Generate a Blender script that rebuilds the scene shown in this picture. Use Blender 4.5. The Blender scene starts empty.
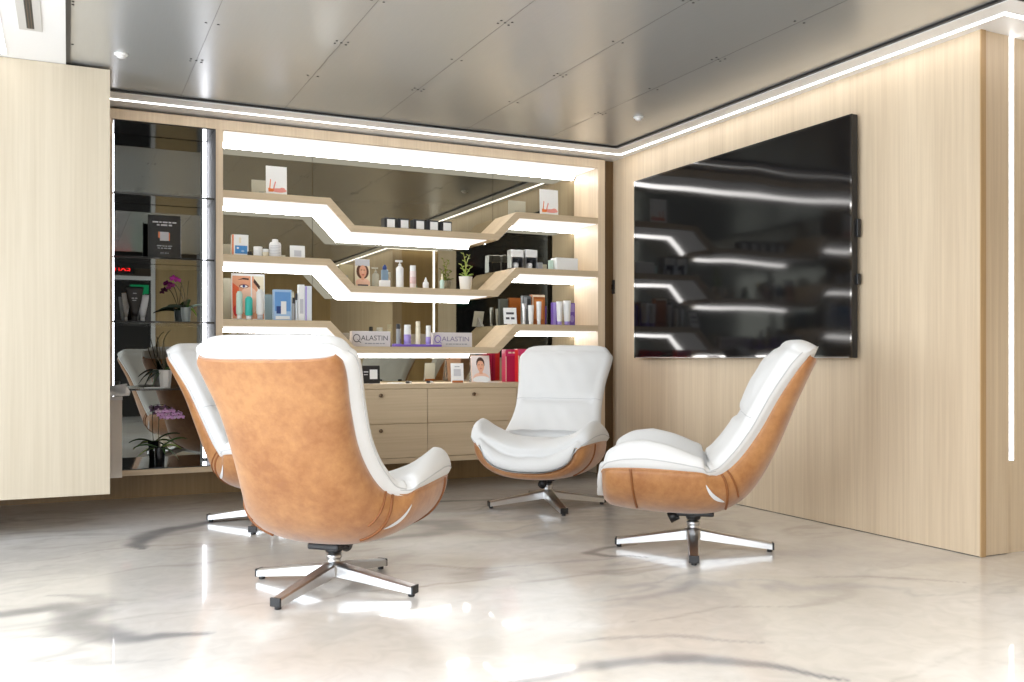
import bpy, bmesh, math, random
import numpy as np
from mathutils import Vector, Matrix
random.seed(7)
SC = bpy.context.scene
COL = SC.collection
PI = math.pi

# ------------------------------------------------------------------ camera geometry (level camera at x=y=0)
F, HZ, CH = 932.0, 358.0, 0.95
TH = math.atan((512 - 68) / F)
CT, ST = math.cos(TH), math.sin(TH)
B, MY = 6.27, 6.65                # front plane of the display unit, plane of its mirrors

def on_y(Y, u, v=HZ):             # point of the plane y=Y that the photo shows at (u, v)
    r = (u - 512) / F
    dx, dy, dz = r * CT + ST, -r * ST + CT, (HZ - v) / F
    t = Y / dy
    return dx * t, Y, CH + dz * t

# ------------------------------------------------------------------ materials
MATS = {}
def new_mat(name):
    m = bpy.data.materials.new(name); m.use_nodes = True
    nt = m.node_tree
    return m, nt, nt.nodes['Principled BSDF']

def plain(name, col, rough=0.5, metal=0.0, coat=0.0, spec=0.5, bump=0.0, bscale=200, vary=0.06, trans=0.0, ior=1.5):
    if name in MATS: return MATS[name]
    m, nt, p = new_mat(name)
    p.inputs['Roughness'].default_value = rough
    p.inputs['Metallic'].default_value = metal
    p.inputs['Coat Weight'].default_value = coat
    p.inputs['Coat Roughness'].default_value = 0.05
    p.inputs['Specular IOR Level'].default_value = spec
    p.inputs['Transmission Weight'].default_value = trans
    p.inputs['IOR'].default_value = ior
    tc = nt.nodes.new('ShaderNodeTexCoord')
    nz = nt.nodes.new('ShaderNodeTexNoise'); nz.inputs['Scale'].default_value = bscale
    nt.links.new(tc.outputs['Object'], nz.inputs['Vector'])
    mix = nt.nodes.new('ShaderNodeMix'); mix.data_type = 'RGBA'
    mix.inputs[6].default_value = (*[c * (1 - vary) for c in col], 1)
    mix.inputs[7].default_value = (*[min(1, c * (1 + vary)) for c in col], 1)
    nt.links.new(nz.outputs['Fac'], mix.inputs[0])
    nt.links.new(mix.outputs[2], p.inputs['Base Color'])
    if bump:
        b = nt.nodes.new('ShaderNodeBump'); b.inputs['Strength'].default_value = bump; b.inputs['Distance'].default_value = 0.002
        nt.links.new(nz.outputs['Fac'], b.inputs['Height']); nt.links.new(b.outputs['Normal'], p.inputs['Normal'])
    MATS[name] = m
    return m

def emit(name, col, s):
    if name in MATS: return MATS[name]
    m = bpy.data.materials.new(name); m.use_nodes = True
    nt = m.node_tree; nt.nodes.clear()
    e = nt.nodes.new('ShaderNodeEmission'); e.inputs[0].default_value = (*col, 1); e.inputs[1].default_value = s
    o = nt.nodes.new('ShaderNodeOutputMaterial'); nt.links.new(e.outputs[0], o.inputs[0])
    MATS[name] = m
    return m

def wood(name, c1, c2, axis='Z', rough=0.42):
    m, nt, p = new_mat(name)
    tc = nt.nodes.new('ShaderNodeTexCoord')
    def layer(fine, along, detail):
        mp = nt.nodes.new('ShaderNodeMapping')
        s = [fine, fine, fine]; s['XYZ'.index(axis)] = along
        mp.inputs['Scale'].default_value = s
        n = nt.nodes.new('ShaderNodeTexNoise'); n.inputs['Scale'].default_value = 1; n.inputs['Detail'].default_value = detail
        nt.links.new(tc.outputs['Object'], mp.inputs[0]); nt.links.new(mp.outputs[0], n.inputs['Vector'])
        return n
    a = layer(70, 1.6, 4); b = layer(9, 0.35, 3)
    mx = nt.nodes.new('ShaderNodeMath'); mx.operation = 'ADD'
    nt.links.new(a.outputs['Fac'], mx.inputs[0]); nt.links.new(b.outputs['Fac'], mx.inputs[1])
    r = nt.nodes.new('ShaderNodeMapRange'); r.inputs[1].default_value = 0.72; r.inputs[2].default_value = 1.28
    nt.links.new(mx.outputs[0], r.inputs[0])
    mix = nt.nodes.new('ShaderNodeMix'); mix.data_type = 'RGBA'
    mix.inputs[6].default_value = (*c1, 1); mix.inputs[7].default_value = (*c2, 1)
    nt.links.new(r.outputs[0], mix.inputs[0]); nt.links.new(mix.outputs[2], p.inputs['Base Color'])
    p.inputs['Roughness'].default_value = rough
    bp = nt.nodes.new('ShaderNodeBump'); bp.inputs['Strength'].default_value = 0.08; bp.inputs['Distance'].default_value = 0.001
    nt.links.new(a.outputs['Fac'], bp.inputs['Height']); nt.links.new(bp.outputs['Normal'], p.inputs['Normal'])
    MATS[name] = m
    return m

OAK = wood('pale_oak', (0.61, 0.48, 0.335), (0.73, 0.595, 0.43))
OAKH = wood('pale_oak_crosswise', (0.53, 0.41, 0.265), (0.64, 0.505, 0.34), 'X')
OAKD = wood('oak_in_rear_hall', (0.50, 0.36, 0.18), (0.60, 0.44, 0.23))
OAKPALE = wood('whitened_oak', (0.50, 0.425, 0.315), (0.57, 0.495, 0.38))
WHITE = plain('white_paint', (0.84, 0.84, 0.84), 0.6)
OFFW = plain('offwhite_card', (0.82, 0.81, 0.79), 0.55)
BLACK = plain('black_plastic', (0.012, 0.012, 0.013), 0.4)
BLACKG = plain('black_gloss', (0.006, 0.006, 0.007), 0.06, coat=0.6)
DARKBR = plain('dark_brown_bulkhead', (0.075, 0.055, 0.035), 0.5)
CHROME = plain('chrome', (0.66, 0.665, 0.67), 0.30, metal=1.0, vary=0.02)
BRASS = plain('dark_bronze', (0.20, 0.14, 0.09), 0.35, metal=1.0)
LED = emit('led_light', (1.0, 0.965, 0.92), 1.15)
LEDCORE = emit('led_core_light', (1.0, 0.97, 0.94), 22.0)
LEDCOVE = emit('led_cove_light', (1.0, 0.975, 0.95), 8.0)
LEDWALL = emit('led_wall_light', (1.0, 0.97, 0.93), 7.0)
LEDV = emit('led_vertical_light', (0.93, 0.94, 1.0), 8.0)
MIRROR = plain('smoked_mirror', (0.31, 0.30, 0.245), 0.012, metal=1.0, vary=0.0)
MIRRORD = plain('dark_smoked_mirror', (0.27, 0.275, 0.255), 0.012, metal=1.0, vary=0.0)
SMOKE = plain('smoked_glass', (0.02, 0.022, 0.022), 0.03, coat=1.0, vary=0.0, spec=0.9)

def ceiling_mat():
    m, nt, p = new_mat('brushed_metal_panel')
    p.inputs['Metallic'].default_value = 0.58
    p.inputs['Roughness'].default_value = 0.27
    tc = nt.nodes.new('ShaderNodeTexCoord')
    mp = nt.nodes.new('ShaderNodeMapping'); mp.inputs['Scale'].default_value = (400, 6, 1)
    n = nt.nodes.new('ShaderNodeTexNoise'); n.inputs['Scale'].default_value = 1; n.inputs['Detail'].default_value = 3
    nt.links.new(tc.outputs['Object'], mp.inputs[0]); nt.links.new(mp.outputs[0], n.inputs['Vector'])
    mix = nt.nodes.new('ShaderNodeMix'); mix.data_type = 'RGBA'
    mix.inputs[6].default_value = (0.60, 0.61, 0.61, 1); mix.inputs[7].default_value = (0.65, 0.66, 0.655, 1)
    nt.links.new(n.outputs['Fac'], mix.inputs[0]); nt.links.new(mix.outputs[2], p.inputs['Base Color'])
    return m
METAL = ceiling_mat()

def leather_mat():
    m, nt, p = new_mat('tan_leather')
    tc = nt.nodes.new('ShaderNodeTexCoord')
    n = nt.nodes.new('ShaderNodeTexNoise'); n.inputs['Scale'].default_value = 26; n.inputs['Detail'].default_value = 6; n.inputs['Roughness'].default_value = 0.65
    n2 = nt.nodes.new('ShaderNodeTexNoise'); n2.inputs['Scale'].default_value = 5; n2.inputs['Detail'].default_value = 3
    for x in (n, n2): nt.links.new(tc.outputs['Object'], x.inputs['Vector'])
    ad = nt.nodes.new('ShaderNodeMath'); ad.operation = 'ADD'
    nt.links.new(n.outputs['Fac'], ad.inputs[0]); nt.links.new(n2.outputs['Fac'], ad.inputs[1])
    r = nt.nodes.new('ShaderNodeValToRGB')
    e = r.color_ramp.elements
    e[0].position = 0.37; e[0].color = (0.31, 0.108, 0.019, 1)
    e[1].position = 0.645; e[1].color = (0.47, 0.212, 0.062, 1)
    mr = nt.nodes.new('ShaderNodeMath'); mr.operation = 'MULTIPLY'; mr.inputs[1].default_value = 0.5
    nt.links.new(ad.outputs[0], mr.inputs[0]); nt.links.new(mr.outputs[0], r.inputs[0])
    nt.links.new(r.outputs[0], p.inputs['Base Color'])
    p.inputs['Roughness'].default_value = 0.48
    p.inputs['Sheen Weight'].default_value = 0.35
    p.inputs['Specular IOR Level'].default_value = 0.75
    v = nt.nodes.new('ShaderNodeTexVoronoi'); v.inputs['Scale'].default_value = 260
    nt.links.new(tc.outputs['Object'], v.inputs['Vector'])
    b = nt.nodes.new('ShaderNodeBump'); b.inputs['Strength'].default_value = 0.18; b.inputs['Distance'].default_value = 0.001
    nt.links.new(v.outputs['Distance'], b.inputs['Height']); nt.links.new(b.outputs['Normal'], p.inputs['Normal'])
    return m
LEATHER = leather_mat()
LEATHERD = plain('tan_leather_welt', (0.25, 0.085, 0.02), 0.5, vary=0.15, bscale=40)
CLOTH = plain('white_upholstery', (0.74, 0.735, 0.725), 0.85, bump=0.25, bscale=420, vary=0.03)
PIPING = plain('grey_piping', (0.55, 0.55, 0.55), 0.8)
LINING = plain('white_lining', (0.75, 0.75, 0.76), 0.7)

def floor_mat():
    m, nt, p = new_mat('polished_marble_epoxy')
    at = nt.nodes.new('ShaderNodeVertexColor'); at.layer_name = 'marble'
    tc = nt.nodes.new('ShaderNodeTexCoord')
    n = nt.nodes.new('ShaderNodeTexNoise'); n.inputs['Scale'].default_value = 9; n.inputs['Detail'].default_value = 6; n.inputs['Distortion'].default_value = 1.2
    nt.links.new(tc.outputs['Object'], n.inputs['Vector'])
    r = nt.nodes.new('ShaderNodeMapRange'); r.inputs[1].default_value = 0.3; r.inputs[2].default_value = 0.7; r.inputs[3].default_value = 0.93; r.inputs[4].default_value = 1.05
    nt.links.new(n.outputs['Fac'], r.inputs[0])
    mix = nt.nodes.new('ShaderNodeMix'); mix.data_type = 'RGBA'; mix.blend_type = 'MULTIPLY'; mix.inputs[0].default_value = 1
    nt.links.new(at.outputs['Color'], mix.inputs[6]); nt.links.new(r.outputs[0], mix.inputs[7])
    nt.links.new(mix.outputs[2], p.inputs['Base Color'])
    p.inputs['Roughness'].default_value = 0.22
    p.inputs['Coat Weight'].default_value = 0.4
    p.inputs['Coat Roughness'].default_value = 0.035
    b = nt.nodes.new('ShaderNodeBump'); b.inputs['Strength'].default_value = 0.03; b.inputs['Distance'].default_value = 0.01
    n2 = nt.nodes.new('ShaderNodeTexNoise'); n2.inputs['Scale'].default_value = 4
    nt.links.new(tc.outputs['Object'], n2.inputs['Vector'])
    nt.links.new(n2.outputs['Fac'], b.inputs['Height']); nt.links.new(b.outputs['Normal'], p.inputs['Normal'])
    nt.links.new(b.outputs['Normal'], p.inputs['Coat Normal'])
    return m
FLOORM = floor_mat()

# ------------------------------------------------------------------ mesh helpers
class MB:
    """collects shapes, several materials allowed, and links them as ONE mesh object"""
    def __init__(self): self.v, self.f, self.mi, self.mats, self.sm = [], [], [], [], []
    def _m(self, m):
        if m not in self.mats: self.mats.append(m)
        return self.mats.index(m)
    def add(self, vs, fs, mat, smooth=False, M=None):
        o = len(self.v)
        self.v += [tuple(M @ Vector(p)) if M else tuple(p) for p in vs]
        k = self._m(mat)
        for f in fs:
            self.f.append([i + o for i in f]); self.mi.append(k); self.sm.append(smooth)
        return self
    def from_bm(self, bm, mat, smooth=False, M=None):
        bm.verts.index_update()
        self.add([v.co.copy() for v in bm.verts], [[v.index for v in f.verts] for f in bm.faces], mat, smooth, M)
        bm.free(); return self
    def box(self, x0, x1, y0, y1, z0, z1, mat, bev=0.0, M=None, seg=2):
        bm = bmesh.new(); bmesh.ops.create_cube(bm, size=1)
        for v in bm.verts:
            v.co = ((x0 + x1) / 2 + v.co.x * (x1 - x0), (y0 + y1) / 2 + v.co.y * (y1 - y0), (z0 + z1) / 2 + v.co.z * (z1 - z0))
        if bev: bmesh.ops.bevel(bm, geom=bm.edges[:], offset=bev, segments=seg, affect='EDGES', profile=0.5)
        return self.from_bm(bm, mat, False, M)
    def prism(self, pts, axis, a0, a1, mat, M=None):
        """polygon pts (two coordinates) pulled along axis from a0 to a1"""
        def P(p, a):
            return {'Y': (p[0], a, p[1]), 'X': (a, p[0], p[1]), 'Z': (p[0], p[1], a)}[axis]
        n = len(pts)
        vs = [P(p, a0) for p in pts] + [P(p, a1) for p in pts]
        fs = [list(range(n)), list(range(2 * n - 1, n - 1, -1))] + [[i, i + n, (i + 1) % n + n, (i + 1) % n] for i in range(n)]
        return self.add(vs, fs, mat, False, M)
    def lathe(self, prof, mat, seg=24, c=(0, 0, 0), M=None, smooth=True):
        vs, fs = [], []
        n = len(prof)
        for r, z in prof:
            for k in range(seg):
                a = 2 * PI * k / seg
                vs.append((c[0] + r * math.cos(a), c[1] + r * math.sin(a), c[2] + z))
        for i in range(n - 1):
            for k in range(seg):
                k2 = (k + 1) % seg
                fs.append([i * seg + k, i * seg + k2, (i + 1) * seg + k2, (i + 1) * seg + k])
        fs.append([k for k in range(seg)][::-1]); fs.append([(n - 1) * seg + k for k in range(seg)])
        return self.add(vs, fs, mat, smooth, M)
    def tube(self, pts, rad, mat, seg=8, M=None):
        pts = [Vector(p) for p in pts]; n = len(pts)
        rad = rad if isinstance(rad, (list, tuple)) else [rad] * n
        vs, fs = [], []
        up = Vector((0.13, 0.31, 0.94))
        for i, p in enumerate(pts):
            t = (pts[min(i + 1, n - 1)] - pts[max(i - 1, 0)]).normalized()
            a = t.cross(up)
            if a.length < 1e-3: a = t.cross(Vector((1, 0, 0)))
            a.normalize(); b = t.cross(a)
            for k in range(seg):
                w = 2 * PI * k / seg
                vs.append(p + (a * math.cos(w) + b * math.sin(w)) * rad[i])
        for i in range(n - 1):
            for k in range(seg):
                k2 = (k + 1) % seg
                fs.append([i * seg + k, i * seg + k2, (i + 1) * seg + k2, (i + 1) * seg + k])
        fs.append(list(range(seg))[::-1]); fs.append([(n - 1) * seg + k for k in range(seg)])
        return self.add(vs, fs, mat, True, M)
    def grid(self, P, mat, closed_u=False, smooth=True, caps=False):
        """P[i][j] points; closed_u joins the last column to the first"""
        nr, nc = len(P), len(P[0])
        vs = [p for r in P for p in r]; fs = []
        for i in range(nr - 1):
            for j in range(nc if closed_u else nc - 1):
                j2 = (j + 1) % nc
                fs.append([i * nc + j, i * nc + j2, (i + 1) * nc + j2, (i + 1) * nc + j])
        if caps:
            fs.append(list(range(nc))[::-1]); fs.append([(nr - 1) * nc + j for j in range(nc)])
        return self.add(vs, fs, mat, smooth)
    def build(self, name, parent=None, loc=None):
        me = bpy.data.meshes.new(name)
        me.from_pydata(self.v, [], self.f)
        for m in self.mats: me.materials.append(m)
        me.polygons.foreach_set('material_index', self.mi)
        me.polygons.foreach_set('use_smooth', self.sm)
        me.validate(); me.update()
        bm = bmesh.new(); bm.from_mesh(me); bmesh.ops.recalc_face_normals(bm, faces=bm.faces[:]); bm.to_mesh(me); bm.free()
        o = bpy.data.objects.new(name, me); COL.objects.link(o)
        if parent: o.parent = parent
        if loc: o.location = loc
        return o

def tag(o, label=None, cat=None, group=None, kind=None):
    if label: o['label'] = label
    if cat: o['category'] = cat
    if group: o['group'] = group
    if kind: o['kind'] = kind
    return o
def thing(name, label, cat, loc=(0, 0, 0), rz=0, group=None):
    o = bpy.data.objects.new(name, None); COL.objects.link(o)
    o.location = loc; o.rotation_euler = (0, 0, rz); o.empty_display_size = 0.1
    return tag(o, label, cat, group)
def struct(name, mb): return tag(mb.build(name), kind='structure')
def boxs(x0, x1, y0, y1, z0, z1, mat, bev=0.0): return MB().box(x0, x1, y0, y1, z0, z1, mat, bev)

def text_mesh(name, body, size, mat, parent, M, align='CENTER', depth=0.0006):
    cu = bpy.data.curves.new(name, 'FONT'); cu.body = body; cu.size = size; cu.align_x = align; cu.align_y = 'CENTER'; cu.extrude = depth
    cu.resolution_u = 3
    t = bpy.data.objects.new(name, cu); COL.objects.link(t)
    dg = bpy.context.evaluated_depsgraph_get(); dg.update()
    me = bpy.data.meshes.new_from_object(t.evaluated_get(dg))
    bpy.data.objects.remove(t); bpy.data.curves.remove(cu)
    me.transform(M); me.materials.clear(); me.materials.append(mat)
    o = bpy.data.objects.new(name, me); COL.objects.link(o)
    if parent: o.parent = parent
    return o
def print_lines(name, rows, mat, parent, M):
    """print too small to read: rows of (centre x, z, width, height) broken into word-long dashes, lying in the xz plane"""
    rnd = random.Random(len(rows) * 7 + 1); mb = MB()
    for cx, z, w, h in rows:
        x = cx - w / 2
        while x < cx + w / 2 - h:
            l = min(h * rnd.uniform(1.6, 4.2), cx + w / 2 - x)
            mb.add([(x, 0, z - h / 2), (x + l, 0, z - h / 2), (x + l, 0, z + h / 2), (x, 0, z + h / 2)], [[0, 1, 2, 3]], mat, False, M)
            x += l + h * 0.7
    return mb.build(name, parent)
RX90 = Matrix.Rotation(PI / 2, 4, 'X')       # text lying in xy -> standing, facing -y

def copy_tree(o, parent=None):
    c = o.copy(); COL.objects.link(c)
    if parent: c.parent = parent
    for ch in list(o.children): copy_tree(ch, c)
    return c

# ================================================================== THE SETTING
CZ, SZ = 2.53, 2.515             # metal ceiling, white soffit
WX = 3.922                       # right wall face
def build_floor():
    x0, x1, y0, y1, st = -3.1, 6.2, -3.1, 6.9, 0.018
    nx, ny = int((x1 - x0) / st) + 1, int((y1 - y0) / st) + 1
    xs, ys = np.linspace(x0, x1, nx), np.linspace(y0, y1, ny)
    X, Y = np.meshgrid(xs, ys)
    rng = np.random.RandomState(11)
    def vnoise(X, Y, s, seed):
        r = np.random.RandomState(seed); G = r.rand(64, 64)
        a, b = X * s + 100.3, Y * s + 100.7
        i, j = np.floor(a).astype(int), np.floor(b).astype(int)
        u, v = a - i, b - j
        u, v = u * u * (3 - 2 * u), v * v * (3 - 2 * v)
        g = lambda p, q: G[p % 64, q % 64]
        return (g(i, j) * (1 - u) + g(i + 1, j) * u) * (1 - v) + (g(i, j + 1) * (1 - u) + g(i + 1, j + 1) * u) * v
    def fbm(X, Y, s, seed, o=4):
        t = 0; amp = 0.5
        for k in range(o): t = t + amp * vnoise(X, Y, s * 2 ** k, seed + k); amp *= 0.5
        return t / (1 - 0.5 ** o)
    wx = X + 0.5 * (fbm(X, Y, 1.3, 1) - 0.5); wy = Y + 0.5 * (fbm(X, Y, 1.3, 9) - 0.5)
    cloud = fbm(wx, wy * 1.8, 0.9, 21, 5)
    warm = np.clip((fbm(wx, wy, 0.55, 41, 3) - 0.5) * 2.2 + 0.34 + 0.42 * np.clip((X - 0.9) / 1.8, -1, 1) + 0.22 * np.clip((Y - 3.6) / 2, -0.6, 1), 0, 1)  # beige marbling; its rise to the right and back paints in light falloff
    white = np.array([0.87, 0.87, 0.87]); beige = np.array([0.60, 0.55, 0.48]); grey = np.array([0.40, 0.40, 0.41])
    C = white + (beige - white) * (warm * 0.80)[..., None]
    left = np.clip((1.3 - X) / 1.6, 0, 1)
    g = np.clip((cloud - 0.54) * 3.0, 0, 1) * (0.5 - 0.2 * left)
    C = C + (grey - C) * g[..., None]
    streak = np.exp(-((fbm(wx * 0.6, wy * 1.6, 1.4, 77, 4) - 0.5) / 0.018) ** 2) * 0.6 * np.clip(fbm(X, Y, 0.7, 60, 2) * 2 - 0.6, 0, 1)
    C = C + (grey - C) * streak[..., None]
    streak2 = np.exp(-((fbm(wx * 0.5 + 3, wy * 2.2, 1.1, 177, 5) - 0.5) / 0.024) ** 2) * 0.6 * np.clip(fbm(X, Y, 0.9, 160, 2) * 2.4 - 0.8, 0, 1)
    C = C + (np.array([0.36, 0.335, 0.30]) - C) * (streak2 * (1 - 0.6 * left))[..., None]
    pale = np.clip((fbm(wx * 1.2 + 9, wy * 2.4, 0.9, 277, 5) - 0.55) * 5, 0, 1) * 0.55
    C = C + (np.array([0.86, 0.855, 0.84]) - C) * pale[..., None]
    dX = X + 0.07 * (fbm(X, Y, 6, 301, 3) - 0.5); dY = Y + 0.07 * (fbm(X, Y, 6, 351, 3) - 0.5)
    def vein(pts, w, strength, col=(0.22, 0.225, 0.24), soft=1.4):
        nonlocal C
        best = np.full(X.shape, 9e9); wd = np.zeros(X.shape)
        n = len(pts) - 1
        for k in range(n):
            (ax, ay), (bx, by) = pts[k], pts[k + 1]
            L2 = (bx - ax) ** 2 + (by - ay) ** 2
            t = np.clip(((dX - ax) * (bx - ax) + (dY - ay) * (by - ay)) / L2, 0, 1)
            d = np.hypot(dX - ax - t * (bx - ax), dY - ay - t * (by - ay))
            q = (k + t) / n
            m = d < best
            best = np.where(m, d, best); wd = np.where(m, w * (0.25 + 0.75 * np.sin(np.clip(q, 0.0, 1) * PI)), wd)
        a = np.exp(-(best / np.maximum(wd, 1e-3)) ** (2.2 * soft)) * strength * (0.8 + 0.8 * (fbm(wx, wy, 3, 90, 3) - 0.25))
        a = np.clip(a, 0, 1)
        C = C + (np.array(col) - C) * a[..., None]
    vein([(0.95, 5.62), (0.75, 5.62), (0.52, 5.50), (0.36, 5.30), (0.30, 5.10), (0.33, 4.98)], 0.075, 0.85)
    vein([(-0.60, 3.98), (-0.25, 3.92), (0.0, 3.95), (0.06, 3.80), (0.02, 3.66), (0.10, 3.50), (0.22, 3.38), (0.42, 3.36)], 0.085, 0.75)
    vein([(-0.05, 4.15), (0.10, 4.08), (0.12, 3.92), (0.05, 3.76)], 0.05, 0.5)
    vein([(0.85, 2.36), (1.12, 2.46), (1.45, 2.50), (1.80, 2.43), (1.95, 2.26), (2.06, 2.06)], 0.05, 0.85)
    vein([(1.50, 2.72), (1.85, 2.66), (2.10, 2.44)], 0.02, 0.45)
    vein([(2.62, 4.02), (2.44, 4.02), (2.28, 3.95), (2.34, 3.84), (2.50, 3.72)], 0.033, 0.85, (0.24, 0.225, 0.22))
    vein([(1.55, 5.06), (1.80, 5.08), (1.98, 5.00), (1.96, 4.84), (1.72, 4.72), (1.40, 4.70)], 0.11, 0.55)
    vein([(1.9, 5.75), (2.3, 5.78), (2.8, 5.62), (3.2, 5.5)], 0.035, 0.6, (0.24, 0.23, 0.22))
    vein([(2.9, 3.1), (3.2, 2.95), (3.45, 2.7)], 0.018, 0.4, (0.33, 0.31, 0.29))
    me = bpy.data.meshes.new('floor')
    V = np.stack([X, Y, np.zeros_like(X)], -1).reshape(-1, 3).astype(np.float32)
    idx = np.arange(nx * ny).reshape(ny, nx)
    Q = np.stack([idx[:-1, :-1], idx[:-1, 1:], idx[1:, 1:], idx[1:, :-1]], -1).reshape(-1, 4)
    me.vertices.add(len(V)); me.vertices.foreach_set('co', V.ravel())
    me.loops.add(Q.size); me.loops.foreach_set('vertex_index', Q.ravel().astype(np.int32))
    me.polygons.add(len(Q)); me.polygons.foreach_set('loop_start', np.arange(0, Q.size, 4, dtype=np.int32))
    me.update(calc_edges=True)
    at = me.color_attributes.new('marble', 'FLOAT_COLOR', 'POINT')
    at.data.foreach_set('color', np.concatenate([C.reshape(-1, 3), np.ones((len(V), 1))], 1).astype(np.float32).ravel())
    me.materials.append(FLOORM)
    o = bpy.data.objects.new('floor', me); COL.objects.link(o); tag(o, kind='structure')
build_floor()

# ceiling: brushed metal panels 0.62 x 0.61, hairline joints and rivets in one mesh
cm = MB().box(-4.4, 6.2, -1.6, 6.9, CZ, CZ + 0.06, METAL)
JO = plain('joint_shadow_gap', (0.06, 0.06, 0.058), 0.6)
for i in range(-6, 10):
    x = 0.615 + 0.6225 * (i - 0)
    if -4.3 < x < 6: cm.box(x - 0.0011, x + 0.0011, -1.6, 6.0, CZ - 0.0008, CZ, JO)
for i in range(-1, 6):
    for j in range(-5, 1):
        x, y = 0.615 + 0.6225 * i, 5.19 + 0.605 * j
        big = (i + j) % 2 == 0
        for sx, sy in (((-1, -1), (1, -1), (-1, 1), (1, 1), (0, 0)) if big else ((-1, 0), (1, 0))):
            cm.lathe([(0.0065, 0), (0.0065, -0.002), (0.003, -0.003)], BLACK, 8, (x + sx * 0.028, y + sy * 0.02, CZ), smooth=False)
struct('ceiling', cm)
struct('trim_1', boxs(-4.4, 6.2, -3.3, -1.6, 3.1, 3.16, BLACK))                       # dark high ceiling of the rear hall
struct('trim_2', boxs(-4.4, 6.2, -1.66, -1.6, CZ, 3.12, DARKBR))

# white soffit with a black reveal on its inner edge, the light line set into it
SOFM = plain('soffit_white', (0.90, 0.895, 0.89), 0.45)
def soffit(name, pts, rev=None):
    mb = MB().prism(pts, 'Z', SZ, CZ + 0.04, SOFM)
    struct(name, mb)
soffit('trim_3', [(0.0, 5.965), (3.715, 5.965), (3.715, 2.735), (6.2, 2.735), (6.2, 3.3), (WX + 0.2, 3.3), (WX + 0.2, 6.9), (0.0, 6.9)])
rv = MB()
rv.prism([(0.0, 5.945), (3.695, 5.945), (3.695, 2.715), (6.2, 2.715), (6.2, 2.735), (3.715, 2.735), (3.715, 5.965), (0.0, 5.965)], 'Z', SZ + 0.004, CZ + 0.02, BLACK)
struct('trim_4', rv)
soffit('trim_5', [(-2.6, 1.5), (-0.01, 1.5), (-0.01, 6.9), (-2.6, 6.9)])
struct('trim_6', boxs(-0.01, 0.012, 1.5, 5.5, SZ + 0.004, CZ + 0.02, BLACK))
# the same light cove beyond the side passage, seen in the mirrors
soffit('trim_7', [(3.98, -2.9), (6.2, -2.9), (6.2, 0.75), (3.98, 0.75)])
struct('trim_8', boxs(3.962, 3.98, -2.9, 0.75, SZ + 0.004, CZ + 0.02, BLACK))

def light_line(name, label, pts2, z, w, mat, group=None):
    """mitred strip along a polyline in plan, flush under the soffit, in a slim aluminium channel"""
    t = thing(name, label, 'light', (pts2[0][0], pts2[0][1], z), group=group)
    def ribbon(w, z0, z1, m, nm, par):
        L, R = [], []
        for i, p in enumerate(pts2):
            p = Vector(p); a = Vector(pts2[max(i - 1, 0)]); b = Vector(pts2[min(i + 1, len(pts2) - 1)])
            d1 = (p - a).normalized() if i else (b - p).normalized(); d2 = (b - p).normalized() if i < len(pts2) - 1 else d1
            n1, n2 = Vector((-d1.y, d1.x)), Vector((-d2.y, d2.x)); n = (n1 + n2).normalized(); k = w / 2 / max(n.dot(n1), 0.3)
            L.append(p + n * k); R.append(p - n * k)
        o = Vector(pts2[0])
        mb = MB().prism([tuple(q - o) for q in L + R[::-1]], 'Z', z0 - z, z1 - z, m)
        return mb.build(nm, par)
    ribbon(w, z - 0.004, z, mat, 'diffuser', t)
    ribbon(w + 0.012, z - 0.0022, z - 0.0002, WHITE, 'channel', t)
    return t
light_line('light_line', 'long white light line in the soffit, bending above the shelves and along the right wall', [(0.12, 6.112), (3.835, 6.112), (3.835, 2.855), (6.1, 2.855)], SZ, 0.026, LEDCOVE)
light_line('light_line', 'white light line in the soffit far behind, mirrored above the cream bottles', [(4.10, -2.4), (4.10, 0.55), (6.1, 0.55)], SZ, 0.03, LEDCOVE)
light_line('light_line', 'short white light line at the left edge above the floating cabinet', [(-0.30, 2.0), (-0.30, 5.44)], SZ, 0.03, LEDCOVE)

# right wall and the return wall at its near end
rw = boxs(WX, WX + 0.2, 3.05, 6.9, 0.0035, SZ, OAK); rw.box(WX + 0.004, WX + 0.2, 3.06, 6.9, 0, 0.0035, BLACK)
struct('wall_right', rw)
struct('trim_9', boxs(WX - 0.0005, WX + 0.034, 3.043, 3.05, 0.001, SZ, wood('oak_edge', (0.45, 0.29, 0.14), (0.55, 0.37, 0.20))))
struct('wall_far_right', boxs(WX + 0.034, 6.2, 3.06, 3.2, 0, SZ, OAK))
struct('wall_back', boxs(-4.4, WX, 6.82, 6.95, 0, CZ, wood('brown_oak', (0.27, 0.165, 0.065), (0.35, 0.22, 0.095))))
struct('wall_left_return', boxs(-1.30, -1.2, 5.35, 6.82, 0, CZ, OAKD))  # unseen wall added to block light from the left beneath the cabinet
struct('trim_11', boxs(3.794, WX, 6.36, 6.40, 0, SZ, wood('walnut_filler', (0.10, 0.055, 0.018), (0.15, 0.085, 0.03))))  # added dark panel, its brown standing in for shade in the gap
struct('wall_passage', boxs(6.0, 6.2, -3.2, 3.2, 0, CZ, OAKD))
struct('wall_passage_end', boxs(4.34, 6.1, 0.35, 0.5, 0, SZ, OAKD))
struct('wall_rear_right', boxs(4.20, 4.34, -3.0, 0.5, 0, SZ, OAK))
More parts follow.
